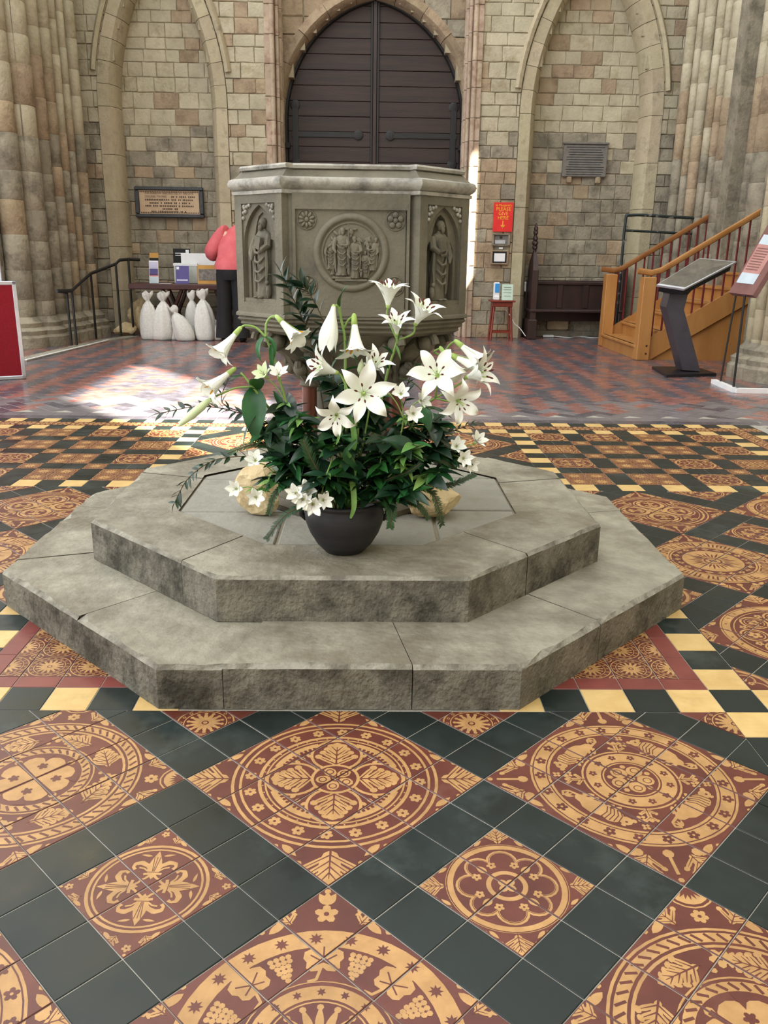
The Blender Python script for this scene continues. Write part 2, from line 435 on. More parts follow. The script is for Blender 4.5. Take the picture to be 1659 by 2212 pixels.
def pat_lions():
    p = Pat(); p.ring(1, 0, 0, 0, .775, .965, 48); p.ring(2, 1, 0, 0, .93, .942, 48); p.ring(2, 1, 0, 0, .80, .812, 48)
    for k in range(22): t = 2*PI*k/22; p.flower(2, 1, .87*math.cos(t), .87*math.sin(t), .058, 5, t)
    corner_oaks(p)
    for k in range(4):
        t = PI/2*k
        def q(u, v, t=t): return ((.62+v)*math.cos(t+u/.62), (.62+v)*math.sin(t+u/.62))
        p.ell(1, 0, *q(-.02, 0), .10, .16, t, 10); p.ell(1, 0, *q(-.17, .0), .06, .085, t, 9)          # body, haunch
        p.ell(1, 0, *q(.15, .02), .095, .10, t, 10); p.ell(1, 0, *q(.265, .045), .06, .065, t, 9)     # mane, head
        p.ell(1, 0, *q(.33, .03), .025, .03, t, 7); p.ell(1, 0, *q(.25, .11), .018, .025, t, 6)
        p.ell(2, 1, *q(.27, .06), .014, n=6)
        for j in range(5): p.line(2, 1, [q(.06+j*.035, -.08), q(.09+j*.035, 0), q(.07+j*.035, .1)], .010)
        for u in (.13, .05, -.15, -.22): p.line(1, 0, [q(u, -.04), q(u+.03, -.11), q(u+.07, -.125)], [.045, .028, .03])
        p.line(1, 0, [q(-.24, 0), q(-.32, .05), q(-.33, .11), q(-.28, .13)], [.03, .025, .02, .03])
        for j in (-.5, 0, .5): p.lens(1, 0, *q(-.27, .125), t+PI/2+1.2+j, .09, .03)
        p.flower(1, 0, *q(.40, -.02), .05, 4); p.flower(1, 0, *q(.42, .09), .045, 4)
    p.ell(1, 0, 0, 0, .47, n=36); p.ell(2, 1, 0, 0, .45, n=36); p.ell(3, 0, 0, 0, .425, n=36)
    for k in range(12): t = 2*PI*k/12; p.flower(4, 1, .36*math.cos(t), .36*math.sin(t), .042, 5)
    p.ell(4, 1, 0, 0, .285, n=30); p.ring(5, 0, 0, 0, .255, .27, 30)
    for k in range(5):
        t = 2*PI*k/5+.3
        p.ell(5, 0, .135*math.cos(t), .135*math.sin(t), .085, .08, t, 10); p.ring(6, 1, .15*math.cos(t), .15*math.sin(t), .035, .045, 10)
        p.ell(5, 0, .2*math.cos(t+.63), .2*math.sin(t+.63), .03, n=6)
    p.ell(7, 1, 0, 0, .06, n=8); p.ell(8, 0, 0, 0, .04, n=8)
    for t in D4: p.oak(1, .44*math.cos(t), .44*math.sin(t), t, .2, .2, 2)
    return p
def pat_hearts():
    p = Pat()
    for r0, r1 in ((.962, .985), (.80, .825)): p.ring(1, 0, 0, 0, r0, r1, 48)
    p.ring(1, 0, 0, 0, .85, .94, 48); p.dashes(2, 1, .86, .93, 58, .07)
    p.ring(1, 0, 0, 0, .42, .5, 40); p.dashes(2, 1, .43, .49, 34, .12); p.ring(1, 0, 0, 0, .525, .54, 40)
    for t in D4:
        c, s = math.cos(t), math.sin(t)
        for a in (-.36, .36): p.ell(1, 0, .235*math.cos(t+a), .235*math.sin(t+a), .125, n=12)
        p.poly(1, 0, [(.02*c, .02*s), (.2*c+.17*s, .2*s-.17*c), (.3*c, .3*s), (.2*c-.17*s, .2*s+.17*c)])
        p.line(2, 1, [(.0, .0), (.36*math.cos(t+PI/4), .36*math.sin(t+PI/4))], [.02, .05]); p.poly(2, 1, [(.27*c, .27*s), (.40*c+.06*s, .40*s-.06*c), (.40*c-.06*s, .40*s+.06*c)])
        p.flower(2, 1, .2*c, .2*s, .055, 5, c2=1)
        p.ell(1, 0, .36*math.cos(t+PI/4), .36*math.sin(t+PI/4), .04, n=7)
        p.flower(1, 0, .70*c, .70*s, .09, 5); p.ell(1, 0, .60*math.cos(t+.15), .60*math.sin(t+.15), .025, n=6); p.ell(1, 0, .60*math.cos(t-.15), .60*math.sin(t-.15), .025, n=6)
        for a in (.25, .98):
            p.oak(1, .67*math.cos(t+a), .67*math.sin(t+a), t+a+1.75, .38, .34, 4)
        # corner spray
        p.flower(1, 0, 1.10*c, 1.10*s, .07, 6)
        for a in (-.2, .2): p.oak(1, 1.03*math.cos(t+a), 1.03*math.sin(t+a), t+a*3.0, .24, .32, 3)
        p.ell(1, 0, 1.38*c, 1.38*s, .16, n=16)
        for j in range(-3, 4): p.lens(2, 1, 1.40*c, 1.40*s, t+PI+j*.35, .13, .03)
        p.ring(1, 0, 1.38*c, 1.38*s, .185, .20, 16)
    return p
def pat_vine():
    p = Pat(); p.ring(1, 0, 0, 0, .815, .968, 48)
    for k in range(22): t = 2*PI*k/22; p.star(2, 1, .89*math.cos(t), .89*math.sin(t), .055)
    for k in range(8):
        t = 2*PI*k/8
        x, y = .68*math.cos(t), .68*math.sin(t)
        for a, L in ((0, .18), (1.0, .15), (-1.0, .15), (2.0, .12), (-2.0, .12)):
            p.ell(1, 0, x+.5*L*math.cos(t+a), y+.5*L*math.sin(t+a), L*.60, L*.50, t+a, 8)
            p.line(2, 1, [(x, y), (x+.75*L*math.cos(t+a), y+.75*L*math.sin(t+a))], .012)
        p.line(1, 0, [(x, y), (.53*math.cos(t+.08), .53*math.sin(t+.08)), (.52*math.cos(t+.2), .52*math.sin(t+.2))], .022)
        u = t+PI/8+.03
        for i, (r, n) in enumerate(((.77, 4), (.73, 4), (.69, 3), (.65, 3), (.61, 2), (.57, 1))):
            for j in range(n): a = (j-(n-1)/2)*.058; p.ell(1, 0, r*math.cos(u+a), r*math.sin(u+a), .023, n=7)
    p.ring(1, 0, 0, 0, .37, .475, 40); p.ring(1, 0, 0, 0, .34, .352, 40); p.ring(1, 0, 0, 0, .505, .515, 40)
    for k in range(16): t = 2*PI*k/16; p.star(2, 1, .425*math.cos(t), .425*math.sin(t), .035, 6)
    for k in range(16):
        t = 2*PI*k/16; p.lens(1, 0, .09*math.cos(t), .09*math.sin(t), t, .23, .06); p.ell(1, 0, .305*math.cos(t), .305*math.sin(t), .025, n=7)
    p.ell(1, 0, 0, 0, .07, n=10); p.flower(2, 1, 0, 0, .05)
    for t in D4:
        c, s = math.cos(t), math.sin(t)
        p.flower(1, 0, 1.13*c, 1.13*s, .095, 5, t); 
        for a in (-.24, .24): p.oak(1, 1.04*math.cos(t+a), 1.04*math.sin(t+a), t+a*2.6, .22, .2, 2)
        for a in (-.5, 0, .5): p.lens(1, 0, 1.22*c, 1.22*s, t+a, .14, .07)
    return p
def pat_letters():
    p = Pat(); p.ring(1, 0, 0, 0, .66, .97, 48); p.ring(2, 1, 0, 0, .925, .94, 48); p.ring(2, 1, 0, 0, .69, .705, 48)
    rnd = random.Random(3)
    k = 0
    while k < 74:
        t = 2*PI*k/76
        if rnd.random() < .84:
            a, b = .735+rnd.random()*.02, .88+rnd.random()*.02
            p.line(2, 1, [(a*math.cos(t), a*math.sin(t)), (b*math.cos(t), b*math.sin(t))], .028)
            if rnd.random() < .6: rr = rnd.choice((.74, .87)); p.line(2, 1, [(rr*math.cos(t), rr*math.sin(t)), (rr*math.cos(t+.083), rr*math.sin(t+.083))], .022)
        k += 1
    for k in range(20): t = 2*PI*k/20; p.flower(1, 0, .58*math.cos(t), .58*math.sin(t), .065, 4, t)
    p.ell(1, 0, 0, 0, .49, n=36)
    for k in range(26): t = 2*PI*k/26; p.lens(2, 1, .16*math.cos(t), .16*math.sin(t), t, .25 if k % 2 else .18, .035)
    p.ring(2, 1, 0, 0, .12, .15, 20); p.ring(2, 1, 0, 0, .04, .06, 12)
    corner_oaks(p); return p
def pat_loops():
    p = Pat(); p.ring(1, 0, 0, 0, .83, .965, 48); p.ring(1, 0, 0, 0, .775, .79, 40); p.ring(2, 1, 0, 0, .935, .945, 40)
    for k in range(26): t = 2*PI*k/26; p.ell(2, 1, .885*math.cos(t), .885*math.sin(t), .026, .014, t+.5, 6)
    for k in range(8):
        t = 2*PI*k/8; x, y = .56*math.cos(t), .56*math.sin(t)
        p.ring(1, 0, x, y, .165, .195, 18); p.ring(1, 0, x, y, .125, .14, 14); p.flower(1, 0, x, y, .1, 5, t)
        p.flower(1, 0, .66*math.cos(t+PI/8), .66*math.sin(t+PI/8), .06, 5)
    p.ring(1, 0, 0, 0, .27, .345, 36)
    for k in range(16): t = 2*PI*k/16; p.ell(2, 1, .31*math.cos(t), .31*math.sin(t), .02, n=6)
    for k in range(8): t = 2*PI*k/8; p.lens(1, 0, .04*math.cos(t), .04*math.sin(t), t, .19, .07)
    for t in D4: p.oak(1, 1.03*math.cos(t), 1.03*math.sin(t), t, .34, .45, 3)
    return p
def pat_quatre():
    p = Pat()
    for r0, r1 in ((.95, .975), (.86, .90), (.80, .815)): p.ring(1, 0, 0, 0, r0, r1, 44)
    for r, c, l in ((.34, 0, 1), (.31, 1, 2), (.28, 0, 3), (.20, 1, 4)):
        for t in D4: p.ell(l, c, .42*math.cos(t), .42*math.sin(t), r, n=20)
    for t in D4: p.oak(5, .2*math.cos(t), .2*math.sin(t), t, .36, .3, 2)
    p.ring(5, 0, 0, 0, .12, .16, 20); p.flower(6, 0, 0, 0, .1)
    for k in range(4): t = PI/2*k; p.oak(1, .52*math.cos(t), .52*math.sin(t), t, .26, .3, 2)
    corner_oaks(p); return p
def pat_fleur():
    p = Pat()
    for r0, r1 in ((.905, .96), (.83, .865)): p.ring(1, 0, 0, 0, r0, r1, 40)
    for t in D4:
        co, si = math.cos(t), math.sin(t)
        q = lambda u, v: (1.12*(u*co-v*si), 1.12*(u*si+v*co))
        p.lens(1, 0, *q(.14, 0), t, .66, .22)
        for v in (-.045, 0, .045): p.line(2, 1, [q(.3, v*.3), q(.6, v)], .012)
        for sg in (1, -1):
            p.line(1, 0, [q(.30, .03*sg), q(.42, .10*sg), q(.48, .2*sg), q(.46, .29*sg), q(.39, .31*sg), q(.34, .27*sg)], [.05, .08, .095, .07, .045, .06])
            p.line(1, 0, [q(.26, .03*sg), q(.36, .14*sg), q(.38, .22*sg)], .03)
            p.line(1, 0, [q(.22, .03*sg), q(.15, .09*sg), q(.14, .13*sg)], [.05, .04, .03])
        p.line(1, 0, [q(.245, -.13), q(.26, 0), q(.245, .13)], .05); p.line(2, 1, [q(.28, -.11), q(.29, .11)], .014)
        p.flower(1, 0, 1.24*co, 1.24*si, .075, 5)
        for a in (-.2, .2): p.oak(1, 1.0*math.cos(t+a), 1.0*math.sin(t+a), t+a*2.2, .30, .26, 3)
        for a in (-.3, .3): p.lens(1, 0, *q(.62, .08*(1 if a > 0 else -1)), t+a+ (1.1 if a > 0 else -1.1), .2, .05)
    return p
def pat_lobes():
    p = Pat(); p.ring(1, 0, 0, 0, .86, .955, 44); p.ring(1, 0, 0, 0, .975, .985, 40)
    for r, c, l in ((.265, 0, 1), (.225, 1, 2), (.215, 0, 3), (.205, 1, 4)):
        for k in range(8): t = 2*PI*k/8; p.ell(l, c, .56*math.cos(t), .56*math.sin(t), r*(1.0 if k % 2 else .95), n=16)
        p.ell(l, c, 0, 0, .5+r-.265, n=24)
    for k in range(8):
        t = 2*PI*k/8+PI/8; p.flower(5, 0, .5*math.cos(t), .5*math.sin(t), .085, 5)
        if k % 2: p.lens(5, 0, .40*math.cos(t+PI/8), .40*math.sin(t+PI/8), t+PI/8, .24, .13)
    p.ring(5, 0, 0, 0, .255, .335, 28)
    for k in range(4): t = PI/2*k; p.ell(5, 0, .085*math.cos(t), .085*math.sin(t), .085, .07, t, 9)
    for t in D4: p.oak(1, .98*math.cos(t), .98*math.sin(t), t, .42, .7, 4)
    return p
def pat_sun():
    p = Pat(); p.ring(1, 0, 0, 0, .93, .985, 30); p.ring(1, 0, 0, 0, .70, .74, 28)
    for k in range(16): t = 2*PI*k/16; p.ring(1, 0, .83*math.cos(t), .83*math.sin(t), .035, .065, 7)
    for k in range(14):
        t = 2*PI*k/14; p.lens(1, 0, .14*math.cos(t), .14*math.sin(t), t, .5, .15); p.ell(1, 0, .58*math.cos(t), .58*math.sin(t), .07, n=7)
    p.ell(1, 0, 0, 0, .2, n=12); p.ell(2, 1, 0, 0, .13, n=10); p.ell(3, 0, 0, 0, .08, n=8)
    for t in D4:
        p.ring(1, 0, 1.414*math.cos(t), 1.414*math.sin(t), .27, .34, 16); p.ell(1, 0, 1.414*math.cos(t), 1.414*math.sin(t), .17, n=10)
    return p
def pat_scroll():
    p = Pat()
    for sg in (1, -1):
        p.line(1, 0, [(-1, -.3*sg), (-.5, .35*sg), (0, .1*sg), (.5, -.35*sg), (1, .3*sg)], .16)
        for x in (-.6, 0, .6): p.flower(1, 0, x, -.62*sg*(1 if x else -1), .26, 5)
    return p
def fill_corner(p):
    for t in D4:
        for sg in (-1, 1):
            p.lens(1, 0, 1.02*math.cos(t+sg*.42), 1.02*math.sin(t+sg*.42), t+sg*.42-sg*1.15, .20, .07)
            p.ell(1, 0, 1.06*math.cos(t+sg*.46), 1.06*math.sin(t+sg*.46), .026, n=6)
            p.ell(1, 0, 1.19*math.cos(t+sg*.22), 1.19*math.sin(t+sg*.22), .028, n=6)
        p.ell(1, 0, 1.365*math.cos(t), 1.365*math.sin(t), .028, n=6)
    return p
PATS = {k: (fill_corner(f()).p if k not in ('sun', 'scroll') else f().p) for k, f in dict(oakq=pat_oakquatre, lions=pat_lions, hearts=pat_hearts, vine=pat_vine, letters=pat_letters, loops=pat_loops,
        quatre=pat_quatre, fleur=pat_fleur, lobes=pat_lobes, sun=pat_sun, scroll=pat_scroll).items()}
PBB = {k: [(min(a for a, b in q[2]), max(a for a, b in q[2]), min(b for a, b in q[2]), max(b for a, b in q[2])) for q in v] for k, v in PATS.items()}

# ---- tiles
GAP = .0011
def tile_mesh(poly, name, m):
    """one bevelled tile from a convex outline (local coordinates, top at z=0)"""
    if area(poly) < 0: poly = poly[::-1]
    hp = halfplanes(poly)
    ins = lambda d: clip([tuple(p) for p in poly], [(a, b, c-d) for a, b, c in hp])
    b = MB(); o, i = ins(GAP), ins(GAP+.0012)
    if len(o) == len(i) and len(o) == len(poly):
        b.loft([[(x, y, -.012) for x, y in o], [(x, y, -.0012) for x, y in o], [(x, y, 0) for x, y in i]], False, True)
    else:
        if len(o) < 3: return None
        b.loft([[(x, y, -.012) for x, y in o], [(x, y, 0) for x, y in o]], False, True)
    me = b.mesh(name); me.materials.append(m); return me
def inlay_mesh(pat, poly, c, s, rot, off, name):
    """pattern 'pat' (half-size s, centred c, turned rot) cut to the tile outline, moved to the tile's frame"""
    ins = [(a, b, cc-GAP-.0013) for a, b, cc in halfplanes(poly)]
    co, si = math.cos(rot), math.sin(rot)
    inv = [((x-c[0])*co+(y-c[1])*si, -(x-c[0])*si+(y-c[1])*co) for x, y in poly]
    x0, x1 = min(a for a, b in inv)/s, max(a for a, b in inv)/s; y0, y1 = min(b for a, b in inv)/s, max(b for a, b in inv)/s
    b = MB()
    for (l, col, pts), bb in zip(PATS[pat], PBB[pat]):
        if bb[0] > x1 or bb[1] < x0 or bb[2] > y1 or bb[3] < y0: continue
        w = clip([(c[0]+s*(x*co-y*si), c[1]+s*(x*si+y*co)) for x, y in pts], ins)
        if len(w) < 3 or abs(area(w)) < 2e-8: continue
        if area(w) < 0: w = w[::-1]
        b.mi = col; kz = .00015*l+(len(b.f) % 50)*2.4e-6; b.add([(x-off[0], y-off[1], kz) for x, y in w], [list(range(len(w)))])
    if not b.f: return None
    me = bpy.data.meshes.new(name); me.from_pydata(b.v, [], b.f)
    me.polygons.foreach_set('material_index', b.m); me.materials.append(m_buff); me.materials.append(m_red); me.update()
    return me
TILES = []      # (name, material, world outline, centre, rot, pattern tuple or None, full square?)
def tile(name, m, cx, cy, rot, half, hp=(), pat=None):
    co, si = math.cos(rot), math.sin(rot)
    sq = [(cx+x*co-y*si, cy+x*si+y*co) for x, y in ((-half,-half),(half,-half),(half,half),(-half,half))]
    w = clip(sq, hp) if hp else sq
    if len(w) < 3 or abs(area(w)) < 6e-4*(half/.06)**2: return
    # nothing is laid under the stone steps
    if all(abs(x-OC.x) < 1.10 and abs(y-OC.y) < 1.10 and abs(x-OC.x)+abs(y-OC.y) < 1.56 for x, y in w): return
    full = abs(abs(area(w))-4*half*half) < 1e-6
    TILES.append((name, m, w, (cx, cy), rot, pat, full, half))
def rect(x0, x1, y0, y1): return [(1,0,x1),(-1,0,-x0),(0,1,y1),(0,-1,-y0)]
YB = .2979; YD = 2.4767; YT = YD+T
def diag_field(ox, oy, x0, x1, y0, y1, big, small):
    """4x4-tile medallions touching corner to corner, 2x2 medallions in black between them"""
    hp = rect(x0, x1, y0, y1); u = Vector((1, 1))/2**.5; v = Vector((-1, 1))/2**.5
    n = 6
    for i in range(-n, n+1):
        for j in range(-n, n+1):
            c = Vector((ox, oy))+u*(4*T*i)+v*(4*T*j)
            if not (x0-.5 < c.x < x1+.5 and y0-.5 < c.y < y1+.5): continue
            cols, rows = round((c.x-ox)/(2.8284*T)), round((c.y-oy)/(2.8284*T))
            isbig = (i+j) % 2 == 0
            pt = (big if isbig else small)(cols, rows)
            for a in range(4):
                for b in range(4):
                    tc = c+u*((a-1.5)*T)+v*((b-1.5)*T)
                    if isbig: tile('patterned_tile', m_red, tc.x, tc.y, PI/4, T/2, hp, (pt, (c.x, c.y), 2*T-.002, PI/4, a, b))
                    elif 0 < a < 3 and 0 < b < 3:
                        pc, ps = (c.x, c.y), T-.001
                        if pt == 'sun': pc, ps = (c.x, YB-.06 if c.y > 0 else c.y), .075
                        tile('patterned_tile', m_red, tc.x, tc.y, PI/4, T/2, hp, (pt, pc, ps, PI/4, a, b))
                    else: tile('black_tile', m_black, tc.x, tc.y, PI/4, T/2, hp)
front_big = {(0, 0): 'oakq', (2, 0): 'lions', (-2, 0): 'hearts', (0, -2): 'vine', (2, -2): 'hearts', (-2, -2): 'lions'}
diag_field(0, 0, -8.5*T, 8.5*T, -8.5*T, YB, lambda c, r: front_big.get((c, r), 'oakq'),
           lambda c, r: 'sun' if r > 0 else ('fleur' if c < 0 else 'lobes'))
side_big = {0: 'letters', 2: 'quatre', -2: 'loops'}
for sg in (1, -1):
    x0, x1 = (9.5*T, 20.5*T) if sg > 0 else (-20.5*T, -9.5*T)
    diag_field(sg*12.0*T, 12.05*T, x0, x1, YB+T, YD, lambda c, r: side_big.get(r, 'oakq') if c == 0 else 'loops', lambda c, r: 'fleur' if r > 0 else 'lobes')
for sg in (1, -1):
    x0, x1 = (9.5*T, 20.5*T) if sg > 0 else (-20.5*T, -9.5*T)
    diag_field(sg*12.0*T, 12.05*T-3*5.6568*T, x0, x1, -8.5*T, YB, lambda c, r: 'loops', lambda c, r: 'lobes')
diag_field(0, 24.1*T, -8.5*T, 8.5*T, YT, YT+11*T, lambda c, r: 'quatre', lambda c, r: 'lobes')
def bar(cx, cy, cream): tile('cream_tile' if cream else 'black_tile', m_cream if cream else m_black, cx, cy, 0, T/2)
for k in range(-23, 24):                       # rows: near the steps, behind them, and the double far border
    odd = k % 2 != 0
    par = (abs(k)-8) % 2 == 0                   # cream at 10, 12, ...; cream at 6, 8
    if 3 < abs(k) <= 8: bar(k*T, YB+T/2, abs(k) in (6, 8, 4, 2, 0))
    if abs(k) == 9: bar(k*T, YB+T/2, False)
    if 10 <= abs(k) <= 20: bar(k*T, YB+T/2, abs(k) % 2 == 0)
    if abs(k) <= 20: bar(k*T, YD+T/2, abs(k) % 2 == 0)
    if abs(k) <= 20: bar(k*T, YT+11.5*T, abs(k) % 2 == 0); 
    if abs(k) <= 23:
        tile('patterned_tile', m_red, k*T, YT+12.5*T, 0, T/2, (), ('scroll', (k*T, YT+12.5*T), T/2, 0, 0, 0))
        bar(k*T, YT+13.5*T, abs(k) % 2 == 0)
for sg in (1, -1):                             # columns
    for k in range(-8, 7): bar(sg*9*T, YB-(.5+k)*T if k >= 0 else YB+(-k+.5)*T, (k % 2 == 0) if k >= 0 else (k % 2 != 0)) if k != -8 else None
    for k in range(11): bar(sg*9*T, YT+(k+.5)*T, k % 2 == 0)
    for k in range(-1, 12):
        bar(sg*21*T, YT+(k+.5)*T, k % 2 == 0); bar(sg*23*T, YT+(k+.5)*T, k % 2 == 0)
        tile('patterned_tile', m_red, sg*22*T, YT+(k+.5)*T, 0, T/2, (), ('scroll', (sg*22*T, YT+(k+.5)*T), T/2, PI/2, 0, 0))
    # chequer of 2x2 patterned squares with black bands
    for a in range(4):
        for b in range(4):
            cx, cy = sg*(10.5+3*a)*T, YT+(1+3*b)*T
            pt = ('sun1', 'lobes', 'fleur', 'sun1', 'quatre', 'sun1', 'lobes')[(a*3+b*2) % 7]
            for i in (-.5, .5):
                for j in (-.5, .5):
                    x, y = cx+i*T, cy+j*T
                    tile('patterned_tile', m_red, x, y, 0, T/2, (), ('sun', (x, y), T/2, 0, 0, 0) if pt == 'sun1' else (pt, (cx, cy), T, 0, int(i+1), int(j+1)))
                if a < 3: tile('black_tile', m_black, sg*(12+3*a)*T, cy+i*T, 0, T/2)
                if b < 3: tile('black_tile', m_black, cx+i*T, YT+(2.5+3*b)*T, 0, T/2)
            if a < 3 and b < 3: tile('patterned_tile', m_red, sg*(12+3*a)*T, YT+(2.5+3*b)*T, 0, T/2, (), ('sun', (sg*(12+3*a)*T, YT+(2.5+3*b)*T), T/2, 0, 0, 0))
# inside the square round the steps: half-width red strip, then sunflower tiles
for (x0, x1, y0, y1, along) in ((-8.5*T, 8.5*T, YB+T, YB+1.5*T, 'x'), (-8.5*T, -8*T, YB+1.5*T, YD, 'y'), (8*T, 8.5*T, YB+1.5*T, YD, 'y'), (-8*T, 8*T, YD-.5*T, YD, 'x')):
    n = 17 if along == 'x' else 15
    for k in range(n):
        if along == 'x': hp = rect(x0+k*T*(x1-x0)/(17*T), x0+(k+1)*(x1-x0)/17, y0, y1)
        else: hp = rect(x0, x1, y0+k*(y1-y0)/15, y0+(k+1)*(y1-y0)/15)
        cx, cy = (hp[0][2]-hp[1][2])/2, (hp[2][2]-hp[3][2])/2
        tile('red_tile', m_oxblood, cx, cy, 0, T*.75, hp)
for k in range(-8, 9):
    for j in range(15):
        tile('patterned_tile', m_red, k*T, YB+(2.0+j)*T, 0, T/2, rect(-8*T, 8*T, YB+1.5*T, YD-.5*T), ('sun', (k*T, YB+(2.0+j)*T), T/2, 0, 0, 0))
# ---- quarry-tile floor beyond: herringbone laid on the diagonal
YQ = YT+14*T
W = .1
QT = []
u = Vector((1, 1))/2**.5; v = Vector((-1, 1))/2**.5
N = 110
for i in range(-N, N):
    for j in range(-N, N):
        d = (i-j) % 4
        if d not in (0, 3): continue
        c = u*(W*(i+(1 if d == 0 else .5)))+v*(W*(j+(.5 if d == 0 else 1)))+Vector((0, 7.5))
        if not (-6.2 < c.x < 6.2 and (YQ+.24 < c.y < 12.0 or (abs(c.x) > 24.2*T and -1.2 < c.y < 12.0))): continue
        hx, hy = (W, W/2) if d == 0 else (W/2, W)
        QT.append((c.x, c.y, d, (hx, hy)))
def in_view(x, y):
    d = Vector((x, y, 0))-CAM
    f_ = d.dot(fw); return f_ > .2 and abs(FPX*d.dot(rt)/f_) < 860 and abs(FPX*d.dot(upv)/f_) < 1140
QT.sort(key=lambda q: (not in_view(q[0], q[1]), q[1]))
qm = {}
for d, hx, hy, m_ in ((0, W, W/2, m_qred), (3, W/2, W, m_qblk), (1, W, W/2, m_qgrey)):
    qm[d] = tile_mesh([(-hx, -hy), (hx, -hy), (hx, hy), (-hx, hy)], 'quarry_tile', m_)
def quarry_kind(x, y, d):
    if y < YQ+.95: return 1 if R() < .62 and d == 0 else (3 if R() < .3 else (1 if d == 3 and False else d))
    return d if R() < .9 else (0 if d == 3 else 3)
rest = {0: MB(), 1: MB()}
for k, (x, y, d, (hx, hy)) in enumerate(QT):
    dark = (d == 3) != (R() < .12)
    grey = y < YQ+.95 and R() < .5
    m_ = m_qgrey if grey else (m_qblk if dark else m_qred)
    if k < 300:
        me = qm.get((d, m_.name))
        if me is None:
            me = tile_mesh([(-hx, -hy), (hx, -hy), (hx, hy), (-hx, hy)], 'quarry_tile', m_); qm[(d, m_.name)] = me
        link('quarry_tile', me, floor, (x, y, U(-.0004, .0002)), (U(-.002, .002), U(-.002, .002), PI/4))
    else:
        b = rest[1 if (dark or grey) else 0]; c, s_ = .7071, .7071
        hx -= GAP; hy -= GAP; z = U(-.0005, .0003)
        q = [(x+a*c-e*s_, y+a*s_+e*c) for a, e in ((-hx,-hy),(hx,-hy),(hx,hy),(-hx,hy))]
        b.loft([[(a, e, -.006) for a, e in q], [(a, e, z) for a, e in q]], False, True)
for k, m_ in ((0, m_qred), (1, m_qblk)):
    o = rest[k].build('red_quarry_tiles' if k == 0 else 'black_quarry_tiles', m_, floor); o['kind'] = 'stuff'
for r_, m_ in ((0, m_qblk), (1, m_qgrey)):      # two plain rows against the patterned floor
    for k in range(-24, 25): tile('border_tile', m_, k*T*1.0, YQ+(r_+.5)*T, 0, T/2)
# ---- link the tiles: the nearest 300 of a kind one by one, the rest as one part
TILES.sort(key=lambda t_: (not in_view(*t_[3]), (t_[3][0]-CAM.x)**2+(t_[3][1]-CAM.y)**2))
cnt = {}; tm = {}; im = {}; spill = {}
for name, m_, w, c, rot, pat, full, half in TILES:
    cnt[name] = cnt.get(name, 0)+1
    if cnt[name] > 300:
        b = spill.setdefault((name, m_.name), MB())
        q = clip(w, [(a, e, cc-GAP) for a, e, cc in halfplanes(w)])
        if len(q) > 2: b.loft([[(x, y, -.008) for x, y in q], [(x, y, 0) for x, y in q]], False, True)
        if pat:
            k2 = inlay_mesh(pat[0], w, pat[1], pat[2], pat[3], (0, 0), 'inlay')
            if k2: 
                b2 = spill.setdefault(('inlay', 'x'), []); b2.append(k2)
        continue
    co, si = math.cos(rot), math.sin(rot)
    loc_poly = [((x-c[0])*co+(y-c[1])*si, -(x-c[0])*si+(y-c[1])*co) for x, y in w]
    key = (m_.name, round(half, 4), round(rot, 3))
    if full:
        if key not in tm: tm[key] = tile_mesh(loc_poly, name, m_)
        me = tm[key]
    else: me = tile_mesh(loc_poly, name, m_)
    if me is None: continue
    o = link(name, me, floor, (c[0], c[1], U(-.0005, .0004)), (U(-.0015, .0015), U(-.0015, .0015), rot))
    if pat:
        ik = (pat[0], pat[4], pat[5], round(pat[2], 3), round(rot, 3)) if full else None
        if ik in im: k2 = im[ik]
        else:
            pc = ((pat[1][0]-c[0])*co+(pat[1][1]-c[1])*si, -(pat[1][0]-c[0])*si+(pat[1][1]-c[1])*co)
            k2 = inlay_mesh(pat[0], loc_poly, pc, pat[2], 0.0, (0, 0), 'inlay')
            if ik: im[ik] = k2
        if k2: link('inlay', k2, o)
for (name, mn), b in spill.items():
    if name == 'inlay': continue
    o = b.build(name+'s', bpy.data.materials[mn], floor); o['kind'] = 'stuff'
if ('inlay', 'x') in spill:
    bm = bmesh.new()
    for me in spill[('inlay', 'x')]: bm.from_mesh(me); bpy.data.meshes.remove(me)
    me = bpy.data.meshes.new('inlays'); bm.to_mesh(me); bm.free()
    me.materials.append(m_buff); me.materials.append(m_red); o = link('inlays', me, floor); o['kind'] = 'stuff'

